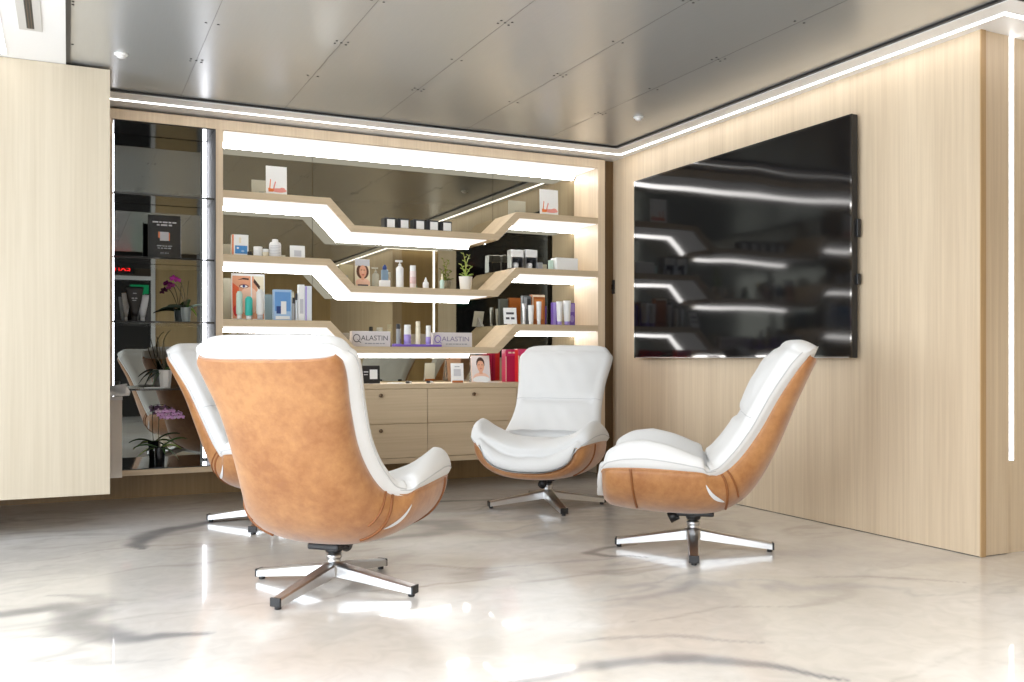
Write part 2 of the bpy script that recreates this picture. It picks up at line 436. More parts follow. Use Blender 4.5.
# rear wall with a doorway, unseen windows on the rear left and left side, sited for the daylight
RY = -3.0
rwall = MB()
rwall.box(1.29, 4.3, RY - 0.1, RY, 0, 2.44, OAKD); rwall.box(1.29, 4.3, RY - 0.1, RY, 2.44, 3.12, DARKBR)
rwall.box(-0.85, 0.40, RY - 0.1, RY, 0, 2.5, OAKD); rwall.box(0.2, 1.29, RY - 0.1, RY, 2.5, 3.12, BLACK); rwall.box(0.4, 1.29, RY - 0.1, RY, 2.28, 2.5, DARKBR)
rwall.box(-4.4, 0.2, RY - 0.1, RY, 2.5, 3.12, WHITE); rwall.box(-4.4, -0.85, RY - 0.1, RY, 0, 0.1, WHITE)
struct('wall_rear', rwall)
dr = MB()
dr.box(1.225, 1.29, RY, RY + 0.03, 0, 3.0, WHITE); dr.box(0.4, 1.225, RY, RY + 0.03, 2.22, 2.28, WHITE)
dr.box(0.4, 1.225, RY - 0.08, RY - 0.03, 0, 2.22, BLACK)
struct('door_1', dr)
struct('trim_10', boxs(1.94, 2.06, RY, RY + 0.12, 0, 3.1, plain('grey_column', (0.32, 0.33, 0.34), 0.5)))
lw = MB()
lw.box(-3.15, -3.0, -3.2, 6.9, 2.45, CZ, WHITE); lw.box(-3.15, -3.0, -3.2, 6.9, 0, 0.1, WHITE); lw.box(-3.15, -3.0, 4.8, 6.9, 0.1, 2.45, WHITE)
struct('wall_left', lw)
for k, (a, b, side) in enumerate(((-3.0, 0.9, 'L'), (0.9, 4.8, 'L'), (-3.0, -1.92, 'R'), (-1.92, -0.85, 'R'))):
    mb = MB()
    if side == 'L':
        for y in (a + 0.03, (a + b) / 2, b - 0.03): mb.box(-3.11, -3.05, y - 0.03, y + 0.03, 0.1, 2.45, BLACK)
    else:
        for x in (a + 0.03, b - 0.03): mb.box(x - 0.03, x + 0.03, RY - 0.08, RY - 0.02, 0.1, 2.45, BLACK)
    struct('window_%d' % (k + 1), mb)

# things of the rear hall that show in the smoked mirror
ex = thing('exit_sign', 'red lettered exit sign above the rear door, seen in the left mirror', 'sign', (0.78, RY, 2.33))
boxs(-0.19, 0.19, 0.0, 0.05, -0.02, 0.15, BLACK, 0.006).build('housing', ex)
text_mesh('lettering', 'EXIT', 0.13, emit('exit_red', (1.0, 0.02, 0.02), 7.0), ex, Matrix.Translation((0, 0.052, 0.065)) @ Matrix.Rotation(PI, 4, 'Z') @ RX90)
gs = thing('wall_screen', 'bright green screen beside the rear door, seen in the left mirror', 'screen', (1.05, RY + 0.0, 1.95))
boxs(-0.15, 0.15, -0.03, 0.02, 0, 0.20, BLACK, 0.004).build('frame', gs)
boxs(-0.14, 0.14, 0.02, 0.022, 0.01, 0.19, emit('screen_green', (0.03, 0.55, 0.22), 0.8)).build('display', gs)

# vertical wall lights
def wall_line(label, x, y, z0, z1, face):
    t = thing('wall_light', label, 'light', (x, y, z0))
    boxs(-0.014, 0.014, min(0, face * 0.004), max(0, face * 0.004), 0, z1 - z0, LEDWALL).build('diffuser', t)
    boxs(-0.02, 0.02, min(0, face * 0.002), max(0, face * 0.002), -0.004, z1 - z0, WHITE).build('channel', t)
wall_line('tall vertical white light line on the short wall at the right edge', 4.156, 3.06, 0.452, SZ, -1)
wall_line('vertical white light line far behind, seen in the middle mirror', 4.83, 0.5, 0.45, SZ, 1)

# ceiling fittings
for (x, y, lab) in ((0.249, 5.243, 'round white ceiling detector above the left mirror'), (3.38, 5.164, 'round white ceiling detector near the far corner above the screen')):
    t = thing('ceiling_detector', lab, 'detector', (x, y, CZ))
    MB().lathe([(0.034, 0), (0.034, -0.006), (0.027, -0.010)], OFFW, 24).build('rim', t)
    MB().lathe([(0.023, -0.009), (0.021, -0.018), (0.012, -0.023)], OFFW, 24).build('cover', t)
t = thing('air_vent', 'slim dark slot air vent in the white soffit at top left', 'vent', (-0.16, 4.7, SZ))
boxs(-0.05, 0.05, -0.30, 0.30, -0.004, 0, plain('vent_frame', (0.62, 0.60, 0.57), 0.5), 0.001).build('frame', t)
sl = MB(); sl.box(-0.016, 0.016, -0.27, 0.27, -0.0045, -0.001, BLACK)
for k in (-1, 1): sl.box(k * 0.006 - 0.001, k * 0.006 + 0.001, -0.27, 0.27, -0.006, -0.003, BRASS)
sl.build('slot', t)

# ================================================================== FLOATING CABINET ON THE LEFT
t = thing('floating_cabinet', 'large pale oak cabinet floating above the floor at the left edge', 'cabinet', (0.206, 5.5, 0.215))
boxs(-1.19, -0.004, 0.022, 0.62, 0.0, 2.296, OAKD).build('carcass', t)
boxs(-1.19, 0.0, 0.0, 0.02, -0.003, 2.298, OAKPALE, 0.0015).build('front_panel', t)

# ================================================================== DISPLAY UNIT
U = thing('display_unit', 'built-in pale oak wall unit with stepped lit shelves, smoked mirrors and drawers', 'shelving unit', (0, B, 0))
def U_(mb, name): return mb.build(name, U)
D = MY - B
fr = MB()
XL, XM0, XM1, XR0, XR1, ZT, ZTB, ZB = 0.215, 0.865, 0.909, 3.73, 3.793, 2.497, 2.433, 0.25
fr.box(XL, XR1, 0, D + 0.05, ZTB, ZT, OAK, 0.001)                 # top board
fr.box(XR0, XR1, 0, D + 0.05, 0.21, ZTB, OAK, 0.001)              # right side
fr.box(XM0, XM1, 0, D + 0.03, 0.25, ZTB, OAK, 0.001)              # post
fr.box(XL, XL + 0.035, 0, D + 0.03, 0.25, ZTB, OAK, 0.001)        # left side
fr.box(XL, XM1, 0, D + 0.05, 0.215, ZB, OAKH, 0.001)              # bottom board, left bay
U_(fr, 'frame')
U_(boxs(XL + 0.035, XM0, D, D + 0.02, ZB, ZTB, MIRRORD), 'mirror')
for a, b in ((XM1, 1.580), (1.583, 3.0), (3.003, XR0)):
    U_(boxs(a, b, D, D + 0.02, 0.768, ZTB, MIRROR), 'mirror')
# inner cheek of the left bay is polished dark
U_(boxs(XM0 - 0.006, XM0, 0.012, D, ZB, ZTB, plain('grey_cheek', (0.10, 0.095, 0.11), 0.5)), 'cheek_panel')
for x0, x1 in ((0.262, 0.272), (0.830, 0.852)):
    U_(boxs(x0, x1, D - 0.012, D - 0.001, ZB + 0.02, ZTB - 0.01, LEDV), 'light_strip')
U_(boxs(XL + 0.04, XM0 - 0.007, 0.01, D - 0.012, ZTB - 0.006, ZTB, BLACKG), 'top_lining')
for z in (1.985, 1.588, 1.183, 0.757):
    U_(boxs(XL + 0.037, XM0 - 0.008, 0.012, D - 0.014, z - 0.012, z, SMOKE, 0.002), 'glass_shelf')
U_(boxs(XL + 0.037, XM0 - 0.008, 0.012, D - 0.002, ZB, ZB + 0.006, BLACKG), 'bottom_lining')
# top light under the top board
tl = U_(boxs(XM1 + 0.01, XR0 - 0.01, 0.03, D - 0.002, ZTB - 0.006, ZTB, LED), 'light_strip')
bar = MB(); zz = ZTB - 0.006; a, b = XM1 + 0.012, XR0 - 0.012
bar.add([(a, D - 0.034, zz), (b, D - 0.034, zz), (b, D - 0.003, zz - 0.031), (a, D - 0.003, zz - 0.031)], [[0, 1, 2, 3]], LEDCORE)
bar.add([(a, D - 0.002, zz - 0.032), (b, D - 0.002, zz - 0.032), (b, D - 0.036, zz), (a, D - 0.036, zz), (a, D - 0.002, zz), (b, D - 0.002, zz)], [[0, 1, 5, 4], [3, 4, 0], [2, 1, 5], [2, 3, 4, 5]], OAKH)
bar.build('light_core', tl)
TK = 0.045
def shelf(zh, zl):
    x = (XM1, 1.615, 1.785, 2.872, 3.024, XR0)
    top = [(x[0], zh), (x[1], zh), (x[2], zl), (2.842, zl), (x[4], zh), (x[5], zh)]
    bot = [(x[0], zh - TK), (1.595, zh - TK), (1.765, zl - TK), (x[3], zl - TK), (3.052, zh - TK), (x[5], zh - TK)]
    sh = U_(MB().prism(top + bot[::-1], 'Y', 0, D, OAKH), 'shelf')
    def ribbon(pts, y0, y1, k, e, mat, name, par):
        # a slim light ribbon lying under the board, k below its underside and e thick, mitred at the bends
        P = [Vector(p) for p in pts]; top, low = [], []
        for i, p in enumerate(P):
            d1 = (p - P[i - 1]).normalized() if i else (P[1] - p).normalized()
            d2 = (P[i + 1] - p).normalized() if i < len(P) - 1 else d1
            n1, n2 = Vector((d1.y, -d1.x)), Vector((d2.y, -d2.x)); m = (n1 + n2).normalized(); m = m / max(m.dot(n1), 0.3)
            top.append(tuple(p + m * k)); low.append(tuple(p + m * (k + e)))
        return MB().prism(top + low[::-1], 'Y', y0, y1, mat).build(name, par)
    def corner_bar(pts, k, par):
        # triangular light profile in the corner between board and mirror, its lens facing the room
        P = [Vector(p) for p in pts]; rows = []
        for i, p in enumerate(P):
            d1 = (p - P[i - 1]).normalized() if i else (P[1] - p).normalized()
            d2 = (P[i + 1] - p).normalized() if i < len(P) - 1 else d1
            n1, n2 = Vector((d1.y, -d1.x)), Vector((d2.y, -d2.x)); m = (n1 + n2).normalized(); m = m / max(m.dot(n1), 0.3)
            rows.append([(q.x, y, q.y) for y, q in ((D - 0.030, p + m * k), (D - 0.003, p + m * (k + 0.027)), (D - 0.002, p + m * (k + 0.028)), (D - 0.002, p + m * k), (D - 0.032, p + m * k))])
        mb = MB()
        for a, b in zip(rows, rows[1:]):
            mb.add([a[0], b[0], b[1], a[1]], [[0, 1, 2, 3]], LEDCORE)
            mb.add([a[1], b[1], b[2], a[2], b[3], a[3], b[4], a[4], b[0], a[0]], [[0, 1, 2, 3], [3, 2, 4, 5], [5, 4, 6, 7], [7, 6, 8, 9]], OAKH)
        return mb.build('light_core', par)
    A_ = [(XM1 + 0.006, zh - TK), (1.595, zh - TK), (1.765, zl - TK), (2.79, zl - TK)]
    B_ = [(2.908, zl - TK + 0.20 * (zh - zl)), (3.052, zh - TK), (XR0 - 0.006, zh - TK)]
    for pts in (A_, B_):
        st = ribbon(pts, 0.02, D - 0.002, 0.0, 0.005, LED, 'light_strip', sh)
        corner_bar(pts, 0.005, sh)
SH = ((2.042, 1.866), (1.626, 1.450), (1.203, 1.030))
for zh, zl in SH: shelf(zh, zl)
CT_Z = 0.768
U_(boxs(XM1, XR0, -0.004, D + 0.03, CT_Z - 0.034, CT_Z, OAKH, 0.001), 'counter')
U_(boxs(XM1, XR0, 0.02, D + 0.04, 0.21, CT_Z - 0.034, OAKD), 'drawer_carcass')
U_(boxs(XM1, XR0, 0.002, 0.03, 0.206, 0.243, OAKH, 0.001), 'bottom_rail')
dx = (XR0 - XM1) / 4
for c in range(4):
    for z0, z1 in ((0.247, 0.484), (0.488, 0.731)):
        x0, x1 = XM1 + c * dx + 0.0018, XM1 + (c + 1) * dx - 0.0018
        d = boxs(x0, x1, 0.0, 0.019, z0, z1, OAKH, 0.0008).build('drawer', U)
        kx, kz = (x0 + x1) / 2, z1 - 0.043
        Mk = Matrix.Translation((kx, 0, kz)) @ Matrix.Rotation(PI / 2, 4, 'X')
        MB().lathe([(0.006, 0), (0.006, 0.012), (0.013, 0.015), (0.014, 0.021), (0.011, 0.025)], BRASS, 16, M=Mk).build('knob', d)

# white counter end that shows between cabinet and unit
t = thing('side_counter', 'narrow white-topped counter end beside the floating cabinet', 'counter', (0.20, B - 0.03, 0.0))
boxs(0.03, 0.102, 0.0, 0.026, 0.21, 0.69, plain('white_washed_panel', (0.80, 0.74, 0.66), 0.5), 0.001).build('end_panel', t)
boxs(0.0, 0.104, -0.012, 0.028, 0.69, 0.712, WHITE, 0.003).build('top', t)

# ================================================================== SCREEN ON THE RIGHT WALL
tx, ty0, ty1, tz0, tz1 = 3.852, 3.785, 5.947, 0.950, 2.281
TV = thing('television', 'very large black flat screen television on the oak wall', 'television', (tx, ty0, tz0))
TW, THT = ty1 - ty0, tz1 - tz0
boxs(0.004, 0.045, 0, TW, 0, THT, BLACK, 0.004).build('housing', TV)
bz = MB()
for (a, b, c, d) in ((0, 0.014, 0, THT), (TW - 0.012, TW, 0, THT), (0.014, TW - 0.012, 0, 0.016), (0.014, TW - 0.012, THT - 0.012, THT)):
    bz.box(0.0, 0.005, a, b, c, d, BLACKG)
bz.build('bezel', TV)
def tv_mat():
    m, nt, p = new_mat('screen_glass')
    p.inputs['Base Color'].default_value = (0.003, 0.003, 0.004, 1)
    p.inputs['Roughness'].default_value = 0.07
    p.inputs['IOR'].default_value = 1.36
    tc = nt.nodes.new('ShaderNodeTexCoord'); n = nt.nodes.new('ShaderNodeTexNoise'); n.inputs['Scale'].default_value = 2.2; n.inputs['Detail'].default_value = 0
    b = nt.nodes.new('ShaderNodeBump'); b.inputs['Strength'].default_value = 0.25; b.inputs['Distance'].default_value = 0.01
    nt.links.new(tc.outputs['Object'], n.inputs['Vector']); nt.links.new(n.outputs['Fac'], b.inputs['Height']); nt.links.new(b.outputs['Normal'], p.inputs['Normal'])
    return m
boxs(0.0022, 0.006, 0.014, TW - 0.012, 0.016, THT - 0.012, tv_mat()).build('display', TV)
boxs(-0.001, 0.001, 0.02, TW - 0.02, 0.002, 0.006, plain('silver_trim', (0.5, 0.5, 0.5), 0.3, metal=1)).build('silver_trim', TV)
boxs(0.045, 0.069, 0.5, 1.7, 0.35, 1.0, BLACK).build('wall_bracket', TV)
for z0, z1 in ((0.66, 0.76), (0.40, 0.46)): boxs(0.03, 0.055, -0.014, 0.004, z0, z1, BLACK, 0.004).build('side_clip', TV)
sw = thing('wall_switch', 'small black wall control in the dark gap beside the shelves', 'switch', (WX, 6.36, 1.46))
boxs(-0.012, 0.0, -0.03, 0.03, 0.0, 0.11, BLACK, 0.003).build('plate', sw)
boxs(-0.016, -0.011, -0.016, 0.016, 0.035, 0.075, BLACKG, 0.001).build('button', sw)

# ================================================================== LOUNGE CHAIRS
def crom(T, t):
    """Catmull-Rom through rows T at parameter t"""
    n = len(T) - 1; i = min(int(t), n - 1); f = t - i
    p = [np.array(T[min(max(k, 0), n)], float) for k in (i - 1, i, i + 1, i + 2)]
    if i == 0: p[0] = 2 * p[1] - p[2]
    if i == n - 1: p[3] = 2 * p[2] - p[1]
    return 0.5 * (2 * p[1] + (p[2] - p[0]) * f + (2 * p[0] - 5 * p[1] + 4 * p[2] - p[3]) * f ** 2 + (3 * p[1] - p[0] - 3 * p[2] + p[3]) * f ** 3)

SPINE = [  # y, z, half width, curl of the edges, tilt of the curl direction (0 = up, 1 = along the spine normal), roundness of the section
    (0.425, 0.250, 0.300, 0.165, 0.0, 0.95), (0.375, 0.226, 0.350, 0.205, 0.0, 0.95), (0.20, 0.207, 0.380, 0.228, 0.2, 0.95), (0.0, 0.200, 0.375, 0.225, 0.6, 0.92),
    (-0.13, 0.218, 0.350, 0.205, 1, 0.85), (-0.24, 0.283, 0.312, 0.185, 1, 0.75), (-0.325, 0.395, 0.274, 0.160, 1, 0.66), (-0.403, 0.55, 0.252, 0.130, 1, 0.62),
    (-0.47, 0.72, 0.258, 0.105, 1, 0.62), (-0.525, 0.85, 0.280, 0.080, 1, 0.62), (-0.552, 0.912, 0.285, 0.062, 1, 0.62), (-0.565, 0.942, 0.268, 0.048, 1, 0.62)]
def spine(t):
    y, z, w, c, k, e = crom(SPINE, t)
    a, b = crom(SPINE, max(t - 0.05, 0)), crom(SPINE, min(t + 0.05, len(SPINE) - 1))
    ty, tz = b[0] - a[0], b[1] - a[1]; L = math.hypot(ty, tz)
    ny, nz = tz / L, -ty / L
    ny, nz = ny * k, nz * k + (1 - k); L = math.hypot(ny, nz)
    return y, z, w, c, ny / L, nz / L, e
def shell_pt(t, s, off=0.0):
    y, z, w, c, ny, nz, e = spine(t)
    a = s * PI / 2
    x = w * math.copysign(abs(math.sin(a)) ** 0.95, s)
    q = c * (1 - max(math.cos(a), 0) ** e) ** 1.15
    # outward offset, roughly along the surface normal
    ox = off * math.sin(a); on = -off * math.cos(a)
    return Vector((x + ox, y + ny * (q + on), z + nz * (q + on)))
def make_shell(parent):
    NT, NS = 64, 44
    n = len(SPINE) - 1
    ts = [n * i / NT for i in range(NT + 1)]
    ss = [-1 + 2 * j / NS for j in range(NS + 1)]
    P = [[shell_pt(t, s, 0.011) for s in ss] + [shell_pt(t, s, -0.011) for s in ss[::-1]] for t in ts]
    return MB().grid(P, LEATHER, closed_u=True, caps=False), P
def make_shell_obj(parent):
    mb, P = make_shell(parent)
    nc = len(P[0]); h = nc // 2
    for row, flip in ((0, 0), (len(P) - 1, 1)):
        for j in range(h - 1):
            a, b = row * nc + j, row * nc + j + 1
            c, d = row * nc + nc - 2 - j, row * nc + nc - 1 - j
            mb.f.append([a, b, c, d]); mb.mi.append(0); mb.sm.append(True)
    return mb.build('shell', parent)

def cushion(t0, t1, T, E, BO, r0, r1, seed, wr=0.004, NT=44, NX=30, creases=(), o1=0.42):
    """closed cushion lying in the shell between rows t0 and t1. T: centre thickness, E: height of the edge roll above the rim
    (both functions of t); r0, r1: how far the rounded ends reach past t0 and t1. Returns rings and the index of the edge roll."""
    rnd = random.Random(seed); ph = [rnd.uniform(0, 6.28) for _ in range(8)]
    A = [math.radians(90 - 148 * k / 9) for k in range(10)]            # edge roll, top -> rim
    NB = 16
    def ring(t, k=1.0, shift=0.0):
        y, z, w, c, ny, nz, e = spine(t)
        ty, tz = nz, -ny                                               # along the spine, towards the front
        bo = BO(t); E_ = E(t); rq = E_ / 1.85; rx = min(0.05, E_ * 0.62)
        xc = w + bo - rx; qc = c + rq * 0.85; qp = qc + rq
        Tt = T(t)
        for tc, dep, wd in creases: Tt *= 1 - dep * math.exp(-((t - tc) / wd) ** 2)
        bot = [shell_pt(t, -1 + 2 * i / NB, -0.0125) for i in range(NB + 1)]
        def P(x, q): return Vector((x, y + ny * q, z + nz * q))
        left = [P(-(xc + rx * math.cos(a)), qc + rq * math.sin(a)) for a in A[::-1]]
        right = [P(xc + rx * math.cos(a), qc + rq * math.sin(a)) for a in A]
        mid = []
        for i in range(1, NX):
            v = -1 + 2 * i / NX; x = xc * v
            q = Tt + (qp - Tt) * abs(v) ** 2.5
            for tc, dep, wd in creases: q *= 1 - 0.5 * dep * math.exp(-((t - tc) / wd) ** 2)
            q += wr * (1 - v ** 4) * (0.5 * math.sin(8 * v + 2.0 * t + ph[0]) + 0.5 * math.sin(3.7 * t + 3 * v + ph[1]) + 0.35 * math.sin(14 * v - 4.5 * t + ph[2]))
            mid.append(P(x, q))
        top = left + mid + right
        # ends: squash the top towards the shell, move the ring along the spine
        if k < 1:
            base = []
            for p in top:
                v = max(-1, min(1, p.x / w)); b = shell_pt(t, 2 / PI * math.asin(v) if abs(v) < 1 else v, -0.0125)
                base.append(Vector((p.x + (b.x - p.x) * (1 - k) * 0.6, b.y, b.z)))
            top = [Vector((p.x + (b.x - p.x) * (1 - k), b.y + (p.y - b.y) * k, b.z + (p.z - b.z) * k)) for p, b in zip(top, base)]
        def mv(p):                                                     # ends bulge less towards the corners
            f = shift * (1 - min(1, abs(p.x) / (w + bo)) ** (9 if t > 8 else 5))
            return Vector((p.x, p.y + ty * f, p.z + tz * f))
        return [mv(p) for p in top] + [mv(p) for p in bot[::-1][1:-1]]
    rings = []
    B_ = [math.radians(-58 + 148 * k / 8) for k in range(9)]
    for a in B_[:-1]: rings.append(ring(t0, (0.848 + math.sin(a)) / 1.848, r0 * (math.cos(a) - 0.42)))
    for i in range(NT + 1): 
        q = i / NT
        rings.append(ring(t0 + (t1 - t0) * q, 1.0, r0 * -0.42 * max(0, 1 - q * 8) + r1 * o1 * max(0, 1 - (1 - q) * 8)))
    for a in B_[:-1][::-1]: rings.append(ring(t1, (0.848 + math.sin(a)) / 1.848, -r1 * ((math.cos(a) - o1) if (o1 or a > 0) else 1 - 0.25 * (1 - math.cos(a)))))
    return rings, len(A), NX
def lin(tab):
    return lambda t: float(np.interp(t, [a for a, b in tab], [b for a, b in tab]))

def make_chair():
    root = thing('lounge_chair', '', 'chair')
    make_shell_obj(root)
    n = len(SPINE) - 1
    R, nA, NX = cushion(0.0, 4.95, lin([(0, 0.105), (0.5, 0.158), (1, 0.195), (1.5, 0.225), (2, 0.242), (3, 0.24), (4, 0.20), (5, 0.16)]),
                        lin([(0, 0.045), (0.5, 0.068), (1, 0.098), (1.4, 0.126), (1.9, 0.136), (2.4, 0.118), (3, 0.082), (4, 0.050), (5, 0.04)]), lambda t: 0.028, 0.065, 0.03, 3, 0.006)
    sc_ = MB().grid(R, CLOTH, closed_u=True, caps=True).build('seat_cushion', root)
    R2, nA, NX = cushion(4.6, n, lin([(4.6, 0.22), (5.3, 0.272), (6.2, 0.255), (7.1, 0.232), (7.6, 0.226), (8.3, 0.226), (9.5, 0.195), (11, 0.155)]),
                         lin([(4.6, 0.060), (6, 0.075), (8, 0.085), (9.5, 0.095), (11, 0.095)]), lin([(4.6, 0.03), (6, 0.042), (8, 0.044), (11, 0.04)]), 0.05, 0.062, 5, 0.004, 56, creases=((7.30, 0.09, 0.14),), o1=0.0)
    bc_ = MB().grid(R2, CLOTH, closed_u=True, caps=True).build('back_cushion', root)
    # piping along the edge rolls of both cushions (sub-parts)
    for ring, par in ((R, sc_), (R2, bc_)):
        for j in (3, 2 * nA + NX - 1 - 4):
            MB().tube([r[j] for r in ring[7:-7]], 0.0026, PIPING, 6).build('piping', par)
    row = 8 + round(56 * (7.30 - 4.6) / (n - 4.6))
    MB().tube([R2[row][j] for j in range(5, 2 * nA + NX - 6)], 0.0022, PIPING, 6).build('seam', bc_)
    # leather welts: rim, front strap seams, crease where back meets seat
    n = len(SPINE) - 1
    for s in (-1, 1):
        MB().tube([shell_pt(1.55 + 0.12 * (1 - i / 16), s * (0.42 + 0.58 * i / 16), 0.013) for i in range(17)], 0.006, LEATHERD, 6).build('front_welt', root)
        MB().tube([shell_pt(4.2 + 0.9 * (i / 16) ** 1.4, s * (0.35 + 0.64 * i / 16), 0.013) for i in range(17)], 0.0065, LEATHERD, 6).build('corner_welt', root)
        MB().tube([shell_pt(4.9 + 0.6 * (i / 16) ** 1.2, s * (0.55 + 0.44 * i / 16), 0.012) for i in range(17)], 0.005, LEATHERD, 6).build('corner_welt', root)
        # white lining that peeks out at the lower corner
        P = []
        for i in range(13):
            q = i / 12; wd = 0.30 * math.sin(PI * q) ** 0.7 + 0.02
            t0 = 3.55 + 0.75 * q
            P.append([shell_pt(t0 + wd * 0.5 * k, s * (0.90 - 0.30 * q), 0.0135) for k in (-1, -0.3, 0.3, 1)])
        MB().grid(P, LINING).build('lining', root)
    rim = [shell_pt(n * i / 60, 1.0, 0.0) for i in range(61)]
    for s in (-1, 1):
        MB().tube([shell_pt(n * i / 60, s * 1.0, 0.0) for i in range(61)], 0.0125, LEATHER, 8).build('rim_welt', root)
    # mechanism and pedestal
    mc = MB().box(-0.07, 0.07, -0.10, 0.08, 0.172, 0.198, BLACK, 0.008); mc.lathe([(0.034, 0.150), (0.040, 0.176)], BLACK, 20)
    mc.build('tilt_mechanism', root)
    MB().tube([(0.03, -0.03, 0.183), (0.085, -0.03, 0.176)], 0.007, BLACK).build('tilt_lever', root)
    MB().tube([(0.0, 0.055, 0.180), (0.0, 0.075, 0.172), (0.0, 0.077, 0.171), (0.0, 0.118, 0.150)], [0.012, 0.012, 0.025, 0.027], BLACK, 16).build('tension_knob', root)
    base = MB()
    base.lathe([(0.044, 0.052), (0.046, 0.060), (0.046, 0.098), (0.040, 0.104), (0.029, 0.106), (0.029, 0.124), (0.033, 0.126), (0.033, 0.140), (0.024, 0.142), (0.022, 0.152)], CHROME, 28)
    base = base.build('pedestal', root)
    for k in range(4):
        a = k * PI / 2
        M = Matrix.Rotation(a, 4, 'Z')
        mb = MB()
        # tapered bar from the hub (x=0.035) to the tip (x=0.375), sloping down
        secs = [(0.030, 0.030, 0.052, 0.102), (0.20, 0.027, 0.034, 0.074), (0.380, 0.023, 0.014, 0.044)]
        P = []
        for x, hw, z0, z1 in secs:
            b = 0.006
            P.append([(x, -hw, z0), (x, -hw, z1 - b), (x, -hw + b, z1), (x, hw - b, z1), (x, hw, z1 - b), (x, hw, z0)])
        P = [[M @ Vector(p) for p in r] for r in P]
        mb.grid(P, CHROME, closed_u=True, smooth=False, caps=True)
        mb.box(0.378, 0.388, -0.0235, 0.0235, 0.012, 0.046, BLACK, 0.002, M=M)
        mb.lathe([(0.012, 0.0), (0.014, 0.003), (0.010, 0.024)], BLACK, 14, (0.368, 0, 0), M=M)
        mb.build('leg', base)
    return root

proto = make_chair()
GRP = 'tan leather lounge chairs'
CH4 = [  # hub, facing direction (deg), turn of the pedestal (deg, world), label
    ((0.995, 3.805), 48, 41, 'tan leather swivel lounge chair seen from behind, nearest the camera'),
    ((1.075, 5.46), -48, -28, 'tan lounge chair half hidden behind the nearest chair, by the left mirror'),
    ((2.775, 5.30), -134, -12, 'lounge chair facing us with its white cushion, in front of the drawers'),
    ((2.81, 3.80), 143.5, 144, 'lounge chair seen from the side under the big black screen'),
]
for i, ((x, y), f, bdeg, lab) in enumerate(CH4):
    o = proto if i == 0 else copy_tree(proto)
    o.location = (x, y, 0); rz = math.radians(f) - PI / 2
    o.rotation_euler = (0, 0, rz); o['label'] = lab; o['group'] = GRP
    for ch in o.children:
        if ch.name.startswith('pedestal'): ch.rotation_euler = (0, 0, math.radians(bdeg) - rz)

# ================================================================== PRODUCTS
def pal(name, r, g, b, rough=0.45):       # sRGB 0-255 -> material
    lin = [((c / 255 + 0.055) / 1.055) ** 2.4 if c > 10 else c / 255 / 12.92 for c in (r, g, b)]
    return plain(name, lin, rough)
PW = pal('pack_white', 236, 236, 234); PG = pal('pack_grey', 150, 152, 155); PDK = pal('pack_charcoal', 40, 40, 44)
PBL = pal('pack_blue', 70, 140, 200); PPALE = pal('pack_pale_blue', 160, 190, 222); PNAVY = pal('pack_navy', 35, 60, 120)
PINK = pal('print_pink', 226, 150, 140); PORA = pal('print_orange', 225, 120, 60); PURP = pal('pack_purple', 122, 92, 190)
PLIL = pal('pack_lilac', 168, 150, 215); PTEAL = pal('pack_teal', 60, 190, 178); PMINT = pal('pack_mint', 196, 220, 208)
PBRN = pal('pack_brown', 168, 96, 42); PRED = pal('pack_red', 205, 40, 40); PMAG = pal('pack_magenta', 172, 20, 70)
SKIN = pal('print_skin', 226, 168, 138); SKIN2 = pal('print_skin_light', 238, 196, 172); HAIR = pal('print_hair', 62, 36, 26); LIP = pal('print_lip', 190, 80, 80)
PCREAM = pal('pack_cream', 232, 222, 196); PINKY = pal('print_ink', 70, 66, 74); PGREYL = pal('print_light_grey', 196, 196, 200)
PEACH = pal('print_peach', 224, 160, 126)
SILV = plain('brushed_silver', (0.62, 0.62, 0.63), 0.28, metal=1)
CLEARP = plain('clear_acrylic', (0.75, 0.78, 0.80), 0.08, trans=0.85, ior=1.45)
CANDLE = pal('glass_grey', 96, 100, 102)

def span(u0, u1, vt, zb, Y):
    """x centre, width and height of a thing that the photo shows between u0 and u1 with its top at vt"""
    a, b = on_y(Y, u0)[0], on_y(Y, u1)[0]
    return (a + b) / 2, b - a, on_y(Y, (u0 + u1) / 2, vt)[2] - zb
def ell(cx, cy, rx, ry, n=20): return [(cx + rx * math.cos(2 * PI * k / n), cy + ry * math.sin(2 * PI * k / n)) for k in range(n)]
def rect(a, b, c, d): return [(a, c), (b, c), (b, d), (a, d)]
def prints(mb, w, h, y, pr, M=None):
    """printed shapes on the face of a card; unit coordinates, each layer a hair in front of the last"""
    for k, (mat, pts) in enumerate(pr):
        yy = y - 0.0002 * (k + 1)
        cl = lambda q: max(0.01, min(0.99, q))
        mb.add([((cl(p[0]) - 0.5) * w, yy, cl(p[1]) * h) for p in pts], [list(range(len(pts)))], mat, False, M)
def pack(name, label, cat, u0, u1, vt, zb, Y, d, mat, pr=(), group=None, rz=0.0, lid=None, bev=0.0015):
    x, w, h = span(u0, u1, vt, zb, Y)
    t = thing(name, label, cat, (x, Y + d / 2, zb), rz, group)
    mb = MB().box(-w / 2, w / 2, -d / 2, d / 2, 0, h, mat, bev)
    prints(mb, w, h, -d / 2 - 0.0002, pr)
    mb.build('carton', t)
    return t, w, h
